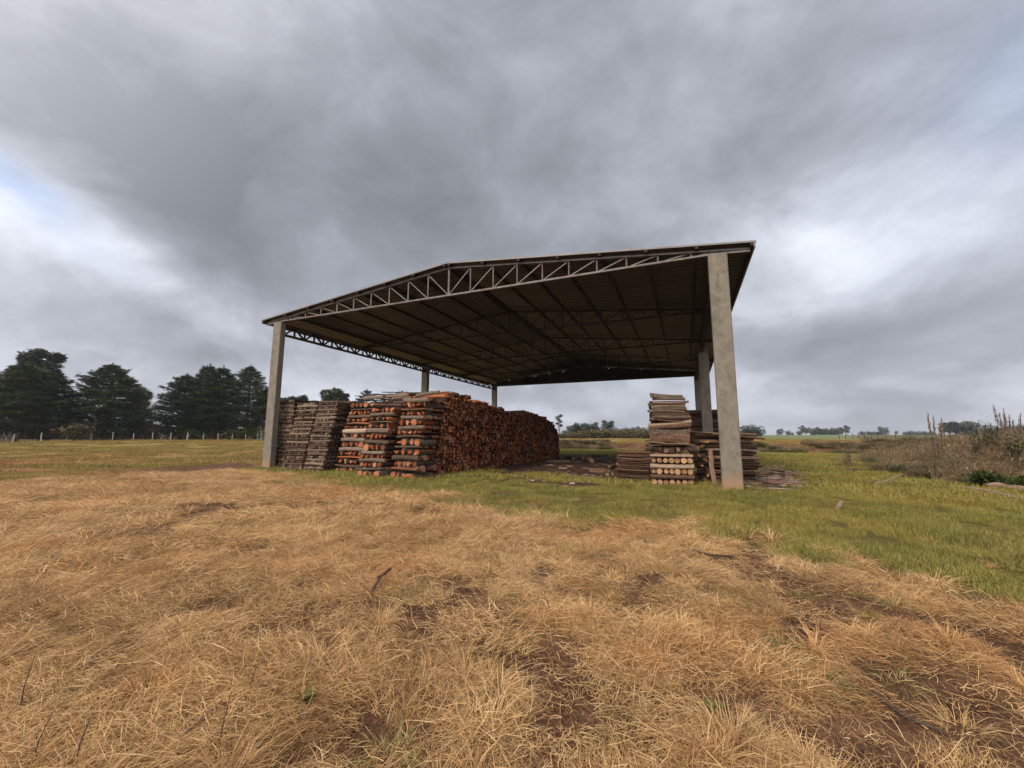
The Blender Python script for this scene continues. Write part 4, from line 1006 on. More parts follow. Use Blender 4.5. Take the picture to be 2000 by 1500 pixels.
for u, v, L, r, yw, lab, mt in loose:
    x, y = gp(u, v); s, t = st_of(x, y)
    tl = 0.18 if 'slanting' in lab or 'propped' in lab else rnd.uniform(-0.03, 0.03)
    put_log('loose_log', L, r, 'round', (mt, W_tan), s, t, height(x, y) + r * 0.9 + (L / 2 * tl if tl > 0.1 else 0), yw, lab, 'log', GL, tl, rings=6, bend=0.05, rough=0.12, tn=0.5)
deb = []
for k in range(760):
    a = rnd.random()
    if a < 0.6: x, y = gp(rnd.gauss(1502, 26), rnd.gauss(938, 11)); mx = 0.8
    elif a < 0.8: x, y = gp(rnd.gauss(1110, 70), rnd.gauss(935, 8)); mx = 0.35
    else: x, y = gp(rnd.gauss(1180, 60), rnd.gauss(905, 8)); mx = 0.8
    s, t = st_of(x, y)
    deb.append((s, t, height(x, y) + rnd.uniform(0.01, 0.16 if a < 0.6 else 0.05), rnd.uniform(0.010, 0.032), rnd.uniform(0.15, mx), rnd.gauss(0.1, 0.6) if a < 0.6 else rnd.uniform(0, 3.1), 3, rnd.random()))
fill('bark_litter', deb, (bark_mat('litter_bark', (0.03, 0.02, 0.018), (0.11, 0.08, 0.07), (0.40, 0.34, 0.31)), W_dull), 'grey strips of bark and splinters littering the ground by the stacks', 'bark litter')

def branch(pts, r0, r1, label, mat=B_pale, name='fallen_branch', grp='fallen wood lying in the grass', cat='branch', side=None):
    mb = MB(); n = len(pts)
    w3 = []
    for (u, v, dz) in pts:
        x, y = gp(u, v); w3.append(Vector((x, y, height(x, y) + dz)))
    dense = []; 
    for i in range(n - 1):
        for k in range(3): q = k / 3; dense.append(w3[i].lerp(w3[i+1], q) + Vector((rnd.uniform(-1, 1), rnd.uniform(-1, 1), rnd.uniform(-0.5, 0.5))) * r0 * 0.4)
    dense.append(w3[-1]); m = len(dense); org = dense[0].copy()
    mb.tube([p - org for p in dense], [r0 + (r1 - r0) * i / (m - 1) for i in range(m)], 7, 0, 1, 0.15)
    if side:
        for k, (du, dv, L) in enumerate(side): mb.tube([dense[m // 2] - org, dense[m // 2] - org + Vector((du, dv, 0.06)) * L], [r0 * 0.6, r1 * 0.5], 6, 0, 1, 0.1)
    o = link(name, mb.mesh(name, (mat, W_tan)), loc=tuple(org)); return tag(o, label, cat, grp)
branch([(1712, 951, 0.06), (1735, 944, 0.09), (1768, 931, 0.12)], 0.07, 0.03, 'pale bare branch lying in the green grass short of the weeds', side=[(0.5, 0.5, 0.7)])
branch([(1868, 954, 0.05), (1905, 961, 0.08), (1945, 968, 0.06), (2010, 982, 0.05)], 0.05, 0.08, 'long grey bough at the foot of the weeds on the right')
branch([(1925, 955, 0.12), (1960, 958, 0.14), (2015, 966, 0.1)], 0.09, 0.11, 'thick grey log lying behind the long grey bough')
branch([(1590, 944, 0.02), (1612, 942, 0.03)], 0.025, 0.015, 'small tan stick in the grass behind the right column')
branch([(1545, 958, 0.02), (1580, 968, 0.03), (1610, 972, 0.02)], 0.03, 0.015, 'bent grey stick trailing off the bark litter')
branch([(1634, 998, 0.05), (1645, 990, 0.12)], 0.05, 0.045, 'short pale log stub standing out in the green grass')
branch([(1675, 968, 0.02), (1683, 964, 0.04)], 0.03, 0.02, 'tiny pale chip of wood in the green grass')
branch([(720, 1163, 0.03), (745, 1140, 0.10), (762, 1130, 0.13)], 0.022, 0.018, 'forked dark stick lying in the straw left of centre', B_brown, side=[(0.0, -0.4, 0.5)])
branch([(755, 1118, 0.04), (790, 1103, 0.05), (820, 1089, 0.04)], 0.012, 0.008, 'thin dark twig beyond the forked stick', B_black)
branch([(0, 1298, 0.05), (30, 1290, 0.06), (70, 1278, 0.05)], 0.02, 0.012, 'grey stick half buried in straw at the left edge', B_pale)
branch([(1355, 1080, 0.05), (1390, 1092, 0.06), (1432, 1090, 0.05)], 0.018, 0.012, 'dark curved stick by the bare spot right of centre', B_black)
branch([(790, 1273, 0.03), (868, 1275, 0.05)], 0.010, 0.006, 'thin brown stalk lying below the bare earth hollow', B_brown)
branch([(1700, 1350, 0.02), (1760, 1400, 0.03), (1850, 1440, 0.02)], 0.014, 0.008, 'long black stalk in the bare furrow at the lower right', B_black)
branch([(330, 1470, 0.03), (430, 1400, 0.06)], 0.009, 0.006, 'straight pale stalk lying in straw at the lower left', B_pale)
for k, (u, v, hgt, lean, lab) in enumerate([(60, 1498, 0.32, 0.05, 'dark dead stalk standing at the bottom left corner'), (145, 1500, 0.30, 0.03, 'thick dark dead stalk at the bottom edge, second in from the left'),
        (422, 1050, 0.42, 0.16, 'thin slanting stalk standing in the straw before the left column'), (36, 1400, 0.42, 0.02, 'tall thin stalk standing near the left edge'), (425, 1480, 0.40, 0.03, 'thin green brown stalk standing right of the rusty tuft'),
        (482, 1380, 0.28, 0.03, 'short thin stalk standing in straw uphill of the green brown one'), (1840, 1165, 0.22, 0.02, 'short pale stalk standing where straw meets the green grass')]):
    x, y = gp(u, v); hgt *= 0.72; mb = MB(); mb.tube([(0, 0, -0.02), (lean * 0.4, 0, hgt * 0.5), (lean, 0.02, hgt)], [0.0042, 0.0035, 0.002], 5, 0, 0, 0.1)
    tag(link('dead_stalk', mb.mesh('dead_stalk', (B_dark,)), loc=(x, y, height(x, y))), lab, 'stalk', 'dead stalks standing in the straw')
def seedling(u, v, n, sz, label):
    x, y = gp(u, v); parts = [blades(np.zeros((n, 3)) + np.array([0, 0, 0.01]), U(0, 6.28, n), U(0.6, 1, n) * sz, U(0.3, 1.2, n), U(0.2, 0.9, n), np.full(n, sz * 0.28), U(0.4, 1, n), 3)]
    tag(link('weed_seedling', blade_mesh('weed_seedling', parts, M_leafy), loc=(x, y, height(x, y) + 0.02)), label, 'weed')
seedling(598, 1380, 26, 0.10, 'small bright green weed in the straw, lower left of centre')
seedling(1395, 1400, 14, 0.12, 'little green weed in the straw, lower right of centre')

# ------------------------------------------------------------------ weeds and scrub on the right
def weed_patch(rad, n, hh, mats_=None):
    r = rad * np.sqrt(U(0, 1, n)); a = U(0, 6.283, n); base = np.stack([r * np.cos(a), r * np.sin(a), np.zeros(n)], 1)
    P1 = blades(base, U(0, 6.283, n), U(0.5, 1.0, n) * hh, U(1.15, 1.55, n), U(0.0, 0.5, n), U(0.010, 0.02, n), np.clip(rng.normal(0.5, 0.25, n), 0, 1), 3)
    m = n * 3; k = rng.integers(0, n, m); b2 = base[k].copy(); b2[:, 2] = U(0.15, 0.85, m) * hh; b2[:, :2] += rng.normal(0, 0.08, (m, 2))
    P2 = blades(b2, U(0, 6.283, m), U(0.08, 0.28, m), U(-0.6, 1.2, m), U(0.0, 1.0, m), U(0.012, 0.035, m), np.clip(rng.normal(0.45, 0.25, m), 0, 1), 2)
    return [P1, P2]
def leafy_patch(rad, n, hh):
    r = rad * U(0, 1, n) ** 0.5; a = U(0, 6.283, n); base = np.stack([r * np.cos(a), r * np.sin(a), U(0, 1, n) ** 0.7 * hh], 1)
    return [blades(base, U(0, 6.283, n), U(0.06, 0.2, n), U(-0.3, 1.0, n), U(0, 0.8, n), U(0.03, 0.07, n), np.clip(rng.normal(0.5, 0.25, n), 0, 1), 2)]
ws = [blade_mesh('weeds', weed_patch(0.7, 170, 1.0), M_weed), blade_mesh('weeds', weed_patch(0.7, 130, 1.45), M_weed), blade_mesh('weeds', leafy_patch(0.8, 800, 0.55), M_leafy), blade_mesh('weeds', leafy_patch(0.7, 650, 0.5), M_scrub)]
pts = []
for _ in range(5200):
    r = math.sqrt(rnd.uniform(13**2, 46**2)); a = rnd.uniform(0.55, 1.02); x, y = r * math.sin(a), r * math.cos(a); m = mound_in(x, y)
    if m < 0 or berm_n(x, y) > -1: continue
    if rnd.random() > (0.6 if r < 28 else 0.3): continue
    if r > 30 and rnd.random() < 0.6: continue
    if a < 0.66 and m > 0 and rnd.random() < 0.45: continue
    m += 1.6 * noise.noise((x * 0.5, y * 0.5, 3.3))
    if m < 0.1: continue
    low = m < 1.3
    if low: idx = rnd.choice([2, 3, 3, 0, 0]); sc = rnd.uniform(0.3, 0.75)
    else: idx = rnd.choice([0, 0, 1, 0, 1, 3]) ; sc = rnd.uniform(0.55, 1.3) * (0.65 + 0.5 * sstep(1.3, 5, m))
    pts.append((x, y, rnd.uniform(0, 6.28), sc, idx))
for k in range(26):                                               # a thin fringe of reddish stems reaching left
    x, y = gp(rnd.gauss(1725, 22), rnd.uniform(893, 905)); pts.append((x, y, rnd.uniform(0, 6.28), rnd.uniform(0.5, 1.0), 0))
for k in range(2000):                                              # brush along the face of the bank
    tt = rnd.uniform(-12, 90); off = rnd.uniform(-2.0, 2.2); x = 7.6 + 0.916 * tt + 0.4 * off; y = 61 - 0.4 * tt + 0.916 * off
    if noise.noise((tt * 0.15, off * 0.3, 0)) < -0.22: continue
    pts.append((x, y, rnd.uniform(0, 6.28), rnd.uniform(0.4, 0.85), rnd.choice([3, 3, 2, 0])))
o = scatter('tall_weeds', ws, pts, 'tall brown dried weeds and scrub along the right side and the earth bank'); o['category'] = 'weeds'
# plume grasses
def plume(u, v, Y, hs, label):
    x = at(u, Y); z0 = height(x, Y); mb = MB(); hd = MB(); 
    for dx_, h, ln in hs:
        mb.tube([(dx_ * 0.4, 0, 0), (dx_ * 0.8, 0, h * 0.6), (dx_ + ln, 0, h)], [0.012, 0.010, 0.005], 4)
    root = empty('plume_grass', (x, Y, z0)); tag(root, label, 'plume grass', 'plume grasses rising over the weeds')
    link('stalks', mb.mesh('stalks', (B_dark,)), root)
    parts = []
    for dx_, h, ln in hs:
        n = 90; k = U(0, 1, n); b_ = np.stack([dx_ + ln * (0.55 + 0.45 * k), rng.normal(0, 0.02, n), h * (0.72 + 0.28 * k)], 1)
        parts.append(blades(b_, U(0, 6.283, n), U(0.06, 0.2, n) * (1.15 - k), U(0.9, 1.5, n), U(0.0, 0.5, n), U(0.012, 0.03, n), U(0, 1, n), 2))
    link('plume_heads', blade_mesh('plume_heads', parts, M_plume), root)
    n = 120; b_ = np.stack([rng.normal(0, 0.12, n), rng.normal(0, 0.12, n), np.zeros(n)], 1)
    link('leaves', blade_mesh('leaves', [blades(b_, U(0, 6.283, n), U(0.8, 1.6, n), U(1.0, 1.5, n), U(0.3, 1.6, n), U(0.012, 0.025, n), U(0.2, 0.9, n), 4)], M_weed), root)
plume(1828, 850, 19, [(-0.25, 2.75, 0.02), (-0.15, 2.5, -0.12), (0.0, 2.6, 0.0), (0.12, 2.3, 0.18), (0.28, 2.5, 0.10), (0.05, 2.1, -0.1), (0.3, 2.0, 0.0)], 'cluster of tall brown plumes standing left over the right hand weeds')
plume(1965, 850, 17, [(-0.2, 2.75, -0.12), (-0.1, 2.4, -0.02), (0.0, 2.3, 0.05), (0.1, 2.6, -0.02), (0.2, 2.3, 0.08), (0.3, 2.1, 0.1), (0.5, 2.4, 0.28)], 'cluster of feathery plumes at the right edge of the photo')
plume(1650, 890, 24, [(-0.1, 0.9, 0), (0.05, 1.0, 0.02), (0.15, 0.8, 0.0)], 'low reddish grass clump left of the weeds')
def bush(name, u, Y, wd, h, n, mat, label, cat='shrub', leaf=(0.06, 0.16), grp=None, zoff=0.0):
    x = at(u, Y); z0 = height(x, Y) + zoff; root = empty(name, (x, Y, z0)); tag(root, label, cat, grp)
    mb = MB()
    tips = []
    for k in range(9):
        a = rnd.uniform(0, 6.28); p = Vector((math.cos(a) * wd * 0.4 * rnd.random(), math.sin(a) * wd * 0.4 * rnd.random(), h * rnd.uniform(0.6, 0.95)))
        mb.tube([(0, 0, 0), p * 0.5 + Vector((rnd.uniform(-.05, .05), 0, 0)), p], [0.02 * h, 0.012 * h, 0.005 * h], 5); tips.append(p)
    link('stems', mb.mesh('stems', (B_trunk,)), root)
    k = rng.integers(0, len(tips), n); T = np.array([tuple(p) for p in tips]); f = U(0.35, 1.05, n)[:, None]
    b_ = T[k] * f + rng.normal(0, 1, (n, 3)) * np.array([wd * 0.13, wd * 0.13, h * 0.07]); b_[:, 2] = np.maximum(b_[:, 2], 0.02)
    link('foliage', blade_mesh('foliage', [blades(b_, U(0, 6.283, n), U(*leaf, n), U(-0.5, 1.0, n), U(0, 0.8, n), U(0.3, 0.6, n) * leaf[1], U(0, 1, n), 2)], mat), root)
bush('shrub', 1935, 18.5, 0.9, 2.3, 330, M_leafy, 'dark leafy sapling rising out of the weeds between the plumes')
bush('shrub', 1975, 15.5, 0.9, 1.55, 420, M_leafy, 'green leafy bush at the right edge below the feathery plumes')
bush('shrub', 1905, 17, 0.6, 1.9, 200, M_leafy, 'thin dark shrub just left of the leafy sapling')
bush('shrub', 1915, 13.8, 0.9, 0.55, 700, M_leafy, 'low bright green plant at the foot of the weeds')
bush('shrub', 1985, 13.0, 0.9, 0.45, 700, M_leafy, 'low green plant by the grey logs at the right edge')
# ------------------------------------------------------------------ trees
def cards(P_, ax, L, Wd, tones, drop=None):
    """elongated leaf sprays as bent quads pairs"""
    return blades(P_, ax, L, drop if drop is not None else U(-0.3, 0.5, len(ax)), U(0, 0.8, len(ax)), Wd, tones, 2, rng.normal(0, 0.5, len(ax)))
def conifer(name, u, Y, h, wd, label, seed, grp=None, nb=130, bulge=1.0, tip=1, mat=None, leaf=1.0):
    x = at(u, Y); root = empty(name, (x, Y, height(x, Y) - 0.2)); tag(root, label, 'tree', grp)
    r_ = random.Random(seed); mb = MB(); mb.tube([(0, 0, 0), (0.1, 0, h * 0.4), (0, 0.1, h * 0.8), (0, 0, h * 0.97)], [h * 0.025, h * 0.018, h * 0.008, 0.03], 8, 0, 0, 0.1)
    parts = []; 
    for k in range(nb):
        f = (k + r_.random()) / nb; z = h * (0.06 + 0.9 * f)
        prof = (1 - f ** 2.2) ** 0.75 * (0.72 + 0.28 * min(1, f * 4)) * bulge + 0.04
        R_ = wd / 2 * prof * r_.uniform(0.62, 1.08); a = k * 2.4 + r_.uniform(-0.5, 0.5)
        up = r_.uniform(0.05, 0.4) + 0.6 * f ** 4; end = Vector((math.cos(a) * R_, math.sin(a) * R_, R_ * up * 0.55))
        if R_ > 0.5: mb.tube([(0, 0, z - 0.1), (end.x * 0.5, end.y * 0.5, z + end.z * 0.35), (end.x * 0.92, end.y * 0.92, z + end.z * 0.92)], [0.05 + 0.012 * R_, 0.04, 0.015], 4)
        n = int(30 + 34 * R_); q = U(0.18, 1.0, n) ** 0.7; sp = (0.18 + 0.30 * q * (1.1 - q) * 2.0) * max(R_, 0.8) * 0.55
        lat = rng.normal(0, 1, n) * sp; b_ = np.stack([end.x * q - math.sin(a) * lat, end.y * q + math.cos(a) * lat, z + end.z * q ** 1.3 + rng.normal(0, 0.10, n) - 0.10 * np.abs(lat)], 1)
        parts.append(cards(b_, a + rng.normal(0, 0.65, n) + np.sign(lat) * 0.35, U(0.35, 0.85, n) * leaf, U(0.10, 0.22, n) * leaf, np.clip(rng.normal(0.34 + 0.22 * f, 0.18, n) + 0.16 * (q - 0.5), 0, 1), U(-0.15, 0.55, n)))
    n = 60; z = U(h * 0.9, h * 1.0, n); b_ = np.stack([rng.normal(0, 0.10, n), rng.normal(0, 0.10, n), z], 1); parts.append(cards(b_, U(0, 6.28, n), U(0.25, 0.6, n), U(0.08, 0.16, n), U(0.2, 0.8, n), U(0.4, 1.3, n)))
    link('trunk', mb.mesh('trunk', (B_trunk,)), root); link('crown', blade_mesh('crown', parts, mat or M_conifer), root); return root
GC = 'dark conifers behind the field fence'
conifer('conifer_tree', 30, 66, 13.2, 11, 'dark layered conifer at the left edge below the tall rounded crown', 1, GC, 150)
conifer('conifer_tree', 92, 70, 11.8, 9, 'dark conifer with flat tiers right of the left edge one', 2, GC, 130)
conifer('conifer_tree', 202, 74, 14.4, 13, 'broad dark conifer standing alone left of the gap in the trees', 3, GC, 190, 1.05)
conifer('conifer_tree', 352, 84, 14.0, 12, 'dark conifer with a low sweeping left side, right of the gap', 5, GC, 160)
conifer('conifer_tree', 396, 86, 16.4, 11, 'tallest spired conifer in the group left of the shed', 6, GC, 170)
conifer('conifer_tree', 424, 88, 16.3, 10, 'spired conifer close behind the tallest one', 7, GC, 150)
conifer('conifer_tree', 478, 90, 16.9, 11.5, 'feathery topped conifer beside the corner column', 8, GC, 160)
conifer('conifer_tree', 520, 96, 12.5, 10, 'dark conifer half hidden behind the corner column', 9, GC, 120)
conifer('conifer_tree', -60, 66, 11.5, 12, 'dark conifer just outside the left edge', 10, GC, 100)
conifer('conifer_tree', 712, 125, 15.7, 11, 'conifer tip showing over the middle of the log stacks', 11, None, 80)

def broad(name, u, Y, h, wd, label, seed, mat, grp=None, blobs=9, n=1600, leaf=0.45, trunk=True, base=0.28):
    x = at(u, Y); root = empty(name, (x, Y, height(x, Y) - 0.1)); tag(root, label, 'tree', grp)
    build_broad(root, h, wd, seed, mat, blobs, n, leaf, base); return root
def build_broad(root, h, wd, seed, mat, blobs, n, leaf, base):
    r_ = random.Random(seed); mb = MB(); top = Vector((r_.uniform(-.1, .1) * wd, 0, h * 0.8)); mb.tube([(0, 0, 0), top * 0.45 + Vector((0.1, 0, 0)), top], [h * 0.025, h * 0.017, h * 0.005], 7, 0, 0, 0.1)
    parts = []
    for k in range(blobs):
        a = k * 2.4 + r_.uniform(-.4, .4); f = r_.random(); z = h * (base + (0.94 - base) * ((k + 0.5) / blobs)); rr = wd * 0.5 * math.sqrt(max(0.05, 1 - ((z / h - 0.55) / 0.5) ** 2)) * r_.uniform(0.25, 0.75)
        c = Vector((math.cos(a) * rr, math.sin(a) * rr, z)); R_ = wd * r_.uniform(0.19, 0.30)
        mb.tube([top * max(0.25, z / h - 0.3), (top * max(0.25, z / h - 0.3) + c) / 2, c], [h * 0.009, h * 0.006, h * 0.002], 5)
        m = int(n * 2.6) // blobs; d = rng.normal(0, 1, (m, 3)); d /= np.linalg.norm(d, axis=1)[:, None]; rad = R_ * U(0.35, 1.0, m) ** 0.6
        b_ = np.array(tuple(c)) + d * rad[:, None] * np.array([1, 1, 0.8])
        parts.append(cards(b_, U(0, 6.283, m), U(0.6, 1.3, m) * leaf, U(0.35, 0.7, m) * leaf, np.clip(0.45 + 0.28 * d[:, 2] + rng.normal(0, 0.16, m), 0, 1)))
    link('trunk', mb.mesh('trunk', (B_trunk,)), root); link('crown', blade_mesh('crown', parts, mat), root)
broad('eucalyptus_tree', 62, 84, 19.4, 7.0, 'tall rounded grey green tree rising behind the conifers at the left', 21, M_euca, None, 18, 3600, 0.75)
broad('eucalyptus_tree', 18, 82, 15, 7, 'lower brownish grey tree behind the conifers at the left edge', 22, M_euca, None, 10, 1800, 0.7)
broad('leafy_tree', 258, 92, 12.5, 6, 'looser brownish tree on the right flank of the broad conifer', 23, M_scrub, None, 10, 1800, 0.7)
broad('eucalyptus_tree', 288, 115, 11.5, 8, 'pale distant tree in the gap between the conifers', 24, M_euca, None, 8, 1200, 0.4)
for k, (u, Y, h, wd, lab) in enumerate([(578, 120, 13.2, 5.5, 'small round tree top over the left thin log stack'), (647, 118, 15.0, 6.6, 'largest round tree top over the log stacks'), (669, 122, 14.4, 3.2, 'narrow tree top right of the largest one'), (560, 125, 11.8, 7, 'low tree top beside the corner column'), (610, 130, 12, 9, 'low tree tops between the two round ones')]):
    broad('leafy_tree', u, Y, h, wd, lab, 30 + k, M_euca, None, 14, 2000, 0.95)
# dead grey thicket and undergrowth in front of and between the conifers
def thicket(name, u, Y, wd, h, label, n=120):
    x = at(u, Y); mb = MB()
    for k in range(int(n * 0.6)):
        a = rnd.uniform(-0.5, 0.5); bx = rnd.uniform(-0.5, 0.5) * wd; by = rnd.uniform(-1, 1); hh = h * rnd.uniform(0.5, 1)
        mb.tube([(bx, by, 0), (bx + a * hh * 0.3, by, hh * 0.5), (bx + a * hh * 0.7, by + rnd.uniform(-.3, .3), hh)], [0.05, 0.035, 0.012], 3, t=rnd.random())
    tag(link(name, mb.mesh(name, (M_twig,)), loc=(x, Y, height(x, Y))), label, 'bush')
thicket('bare_bush', 268, 80, 6, 6.0, 'bare grey twiggy thicket in the gap between the conifers', 170)
thicket('bare_bush', 22, 58, 3, 1.8, 'thin grey sapling stems behind the fence at the left edge', 30)
thicket('bare_bush', 517, 80, 3, 3.4, 'grey twigs beside the corner column', 40)
bush('shrub', 145, 60, 4.2, 2.6, 1400, M_scrub, 'round dry brown shrub leaning over the field fence', leaf=(0.2, 0.45))
for k, (u, w_, h_, lab) in enumerate([(-20, 7, 2.4, 'at the left edge'), (75, 8, 2.6, 'left of the dry brown shrub'), (225, 9, 3.2, 'under the broad conifer'), (300, 9, 3.4, 'under the gap in the conifers'), (375, 7, 2.4, 'under the tallest conifer'), (445, 7, 2.4, 'under the right hand conifers'), (500, 7, 3.0, 'beside the corner column')]):
    bush('shrub', u, 64 + 24 * (u / 500.0 if u > 0 else 0), w_, h_, 1500, M_scrub if k % 2 else M_leafy, 'dark undergrowth bush behind the fence, %s' % lab, leaf=(0.25, 0.55))

# far tree lines: one of each kind built, then copied
def copy_tree(root):
    r = root.copy(); COL.objects.link(r)
    for ch in root.children:
        c = ch.copy(); COL.objects.link(c); c.parent = r
    return r
protos = []
for k, (h, wd, bl, n, lf, bs_) in enumerate([(8.5, 10, 8, 700, 0.9, 0.12), (10.5, 7, 8, 600, 0.8, 0.3), (6.0, 9, 7, 500, 0.9, 0.05), (12.5, 4.5, 6, 380, 0.7, 0.45)]):
    r = empty(['spreading_tree', 'upright_tree', 'low_tree', 'slender_tree'][k]); build_broad(r, h, wd, 60 + k, M_fartree, bl, n, lf, bs_); protos.append(r)
used = [False] * 4
def far_tree(kind, u, Y, sc, label, grp, rz=None, sink=0.0):
    if used[kind]: r = copy_tree(protos[kind])
    else: r = protos[kind]; used[kind] = True
    sc *= 0.86 if Y > 300 else 0.92
    x = at(u, Y); r.location = (x, Y, height(x, Y) - 0.2 - sink); r.scale = (sc, sc, sc); r.rotation_euler = (0, 0, rnd.uniform(0, 6.28) if rz is None else rz)
    tag(r, label, 'tree', grp)
gm = 'trees on the skyline between the stacks'; gr = 'trees on the skyline beyond the green crop'
far_tree(3, 1092, 190, 0.95, 'tall slender two crowned tree at the left end of the middle tree line', gm)
for u, kd, sc in [(1103, 2, 0.55), (1118, 0, 0.75), (1128, 0, 0.8), (1139, 0, 0.78), (1149, 0, 0.8), (1158, 0, 0.75), (1125, 2, 1.0), (1145, 2, 1.0), (1160, 2, 0.8)]:
    far_tree(kd, u, 200 + rnd.uniform(-8, 8), sc, 'round dark tree in the dense clump left in the middle tree line', gm)
for u, kd, sc, l in [(1163, 1, 0.75, 'peaked tree at the right end of the dense clump'), (1183, 1, 0.85, 'ragged tree, left one of the pair mid skyline'), (1194, 1, 0.82, 'ragged tree, right one of the pair mid skyline')]:
    far_tree(kd, u, 200, sc, l, gm)
for u, kd, sc in [(1176, 2, 0.7), (1204, 2, 0.6), (1213, 2, 0.6), (1222, 2, 0.7), (1232, 2, 0.7), (1243, 2, 0.7), (1253, 0, 0.62), (1262, 2, 0.7), (1272, 0, 0.5), (1285, 2, 0.8), (1240, 0, 0.5)]:
    far_tree(kd, u, 195 + rnd.uniform(-8, 8), sc, 'low bushy tree in the even right part of the middle tree line', gm)
for u, kd, sc, Y in [(1456, 2, 0.8, 190), (1464, 2, 0.9, 195), (1474, 2, 0.8, 190), (1482, 2, 0.8, 195)]:
    far_tree(kd, u, Y, sc, 'low dark tree in the clump just right of the right column', gm)
for u, kd, sc, l in [(1524, 0, 0.85, 'lone small tree at the left end of the right skyline'), (1540, 2, 0.8, 'low bush like tree right of the lone small tree'), (1655, 1, 1.1, 'pointed tree at the right end of the long skyline clump'), (1548, 2, 0.5, 'tiny tree before the long skyline clump'),
                     (1726, 0, 1.15, 'single round tree beyond the far fence'), (1685, 2, 0.7, 'low tree between pointed and round skyline trees'), (1697, 2, 0.7, 'low tree just left of the single round tree'), (1752, 1, 0.5, 'small spiky tree right of the single round tree')]:
    far_tree(kd, u, 400, sc, l, gr)
for u in range(1562, 1650, 7): far_tree(rnd.choice([0, 0, 2, 1]), u, 405 + rnd.uniform(-10, 10), rnd.uniform(0.75, 1.1), 'tree in the long even clump on the right skyline', gr)
for u in list(range(1700, 1722, 7)) + list(range(1770, 1830, 9)): far_tree(2, u, 400 + rnd.uniform(-10, 10), rnd.uniform(0.6, 0.85), 'low tree in the thin line before the plumes', gr)
for u in (1845, 1856, 1868): far_tree(1, u, 240, 0.85, 'loose pale tree right of the brown plumes on the skyline', gr)
for u in (1878, 1887, 1896): far_tree(0, u, 240, 1.05, 'dense rounded tree on the skyline left of the sapling', gr)
for u in range(1910, 2060, 14): far_tree(2, u, 250 + rnd.uniform(-10, 10), rnd.uniform(0.8, 1.1), 'low tree on the skyline behind the feathery plumes', gr)
# dark scrub band in the middle distance (one mass)
pts = []
ss_ = [blade_mesh('scrub', leafy_patch(2.2, 260, 2.0), M_scrub)]
V_, Q_, T_, a_, b_ = join(leafy_patch(2.0, 10, 1))
def big_scrub(rad, n, hh, lf):
    r = rad * U(0, 1, n) ** 0.5; a = U(0, 6.283, n); base = np.stack([r * np.cos(a), r * np.sin(a), U(0, 1, n) * hh * (1 - 0.6 * (r / rad) ** 2)], 1)
    return [blades(base, U(0, 6.283, n), U(0.5, 1.0, n) * lf, U(-0.3, 1.2, n), U(0, 0.8, n), U(0.3, 0.6, n) * lf, np.clip(rng.normal(0.5, 0.25, n), 0, 1), 2)]
ss_ = [blade_mesh('scrub', big_scrub(2.6, 300, 2.2, 0.6), M_scrub), blade_mesh('scrub', big_scrub(2.2, 260, 2.8, 0.6), M_scrub)]
for _ in range(330):
    u = rnd.uniform(1075, 1300); Y = rnd.uniform(112, 132); x = at(u, Y); pts.append((x, Y, rnd.uniform(0, 6.28), rnd.uniform(0.6, 1.1) * (0.6 + 0.4 * sstep(1080, 1170, u)), rnd.randrange(2)))
for _ in range(110):
    u = rnd.uniform(-60, 545); Y = 76 + 30 * max(0, u) / 500 + rnd.uniform(0, 6); x = at(u, Y); pts.append((x, Y, rnd.uniform(0, 6.28), rnd.uniform(0.6, 1.2), rnd.randrange(2)))
o = scatter('scrub_belt', ss_, pts, 'dark scrub massed below the far tree lines and behind the conifers'); o['category'] = 'scrub'

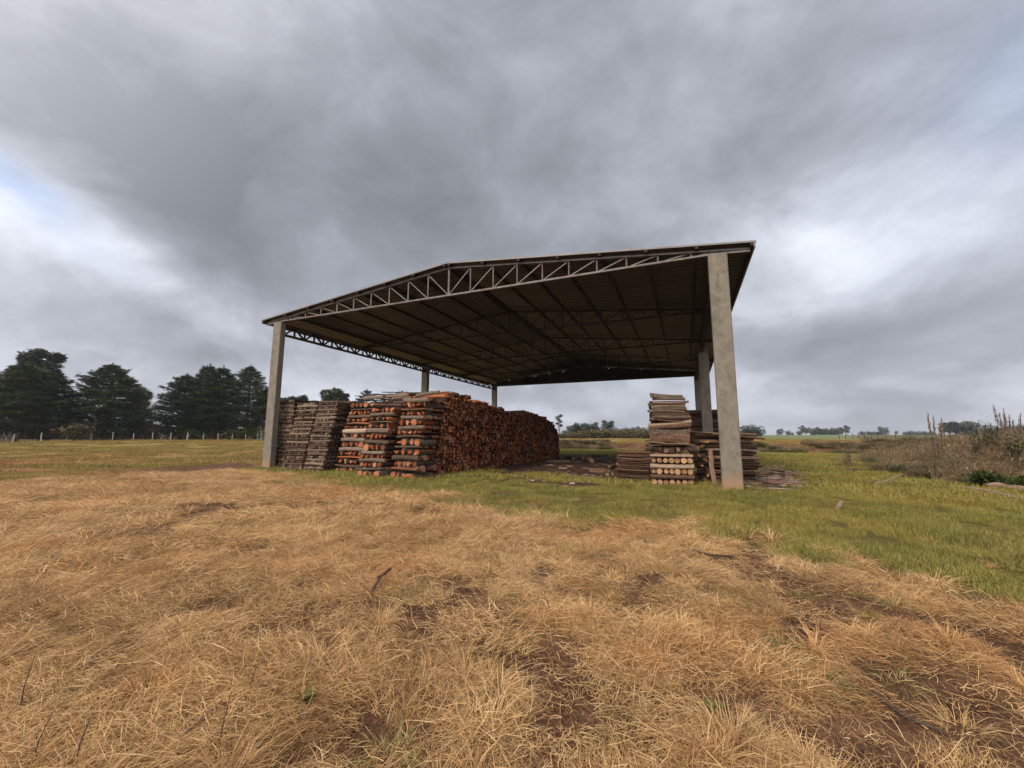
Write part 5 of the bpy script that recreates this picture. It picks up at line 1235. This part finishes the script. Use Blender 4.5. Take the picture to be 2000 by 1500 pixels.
# ------------------------------------------------------------------ fences
def fence(label, posts, wires, mat, lean=0.0):
    x0, y0 = posts[0][:2]; root = empty('wire_fence', (x0, y0, height(x0, y0))); tag(root, label, 'fence')
    o = Vector(root.location)
    tops = []
    for x, y, h, r in posts:
        z = height(x, y); mb = MB(); lx = rnd.uniform(-lean, lean); mb.tube([(0, 0, -0.2), (lx * 0.5, 0, h * 0.5), (lx, 0, h)], [r, r * 0.95, r * 0.9], 6, 0, 0, 0.1)
        link('fence_post', mb.mesh('fence_post', (mat,)), root, Vector((x, y, z)) - o); tops.append((Vector((x, y, z)) - o, h))
    for f in wires:
        mb = MB(); mb.tube([p + Vector((0, -0.08, h * f)) for p, h in tops], [0.006] * len(tops), 3); link('wire', mb.mesh('wire', (M_galv,)), root)
ps = []
for k in range(-2, 15):
    Y = 55 * (1 + 0.0414 * k); X = 55 * (-1.215 + 0.0202 * k); big = k in (3, 8)
    ps.append((X, Y, rnd.uniform(1.15, 1.35) * (1.12 if big else 1), 0.13 if big else 0.075))
fence('wire fence on pale posts running along the far side of the left field', ps, (0.3, 0.6, 0.9), B_post, 0.05)
ps = []
for u in (1640, 1652, 1666, 1678, 1688, 1702, 1715, 1732, 1749, 1766, 1786, 1808, 1830, 1855, 1880, 1910, 1945, 1985, 2030):
    k = (u - 1640) / 390.0; Y = 92 - 34 * k; ps.append((at(u, Y), Y, rnd.uniform(1.3, 1.7), 0.13 if u == 1688 else 0.07))
fence('fence of dark leaning posts along the green crop on the right', ps, (0.35, 0.7, 0.95), B_postdark, 0.25)

# ------------------------------------------------------------------ thin air haze
mb = MB(); mb.box((-1800, -1800, -4), (1800, 1800, 60)); me = mb.mesh('haze', ())
hm = bpy.data.materials.new('thin_haze'); hm.use_nodes = True; hm.node_tree.nodes.clear(); hb = NB(hm.node_tree)
pv = hb.n('ShaderNodeVolumePrincipled'); pv.inputs['Color'].default_value = (0.82, 0.87, 0.95, 1); pv.inputs['Density'].default_value = 0.00022; pv.inputs['Anisotropy'].default_value = 0.2
ho = hb.n('ShaderNodeOutputMaterial'); hm.node_tree.links.new(pv.outputs[0], ho.inputs['Volume']); me.materials.append(hm)
tag(link('haze', me), kind='stuff')
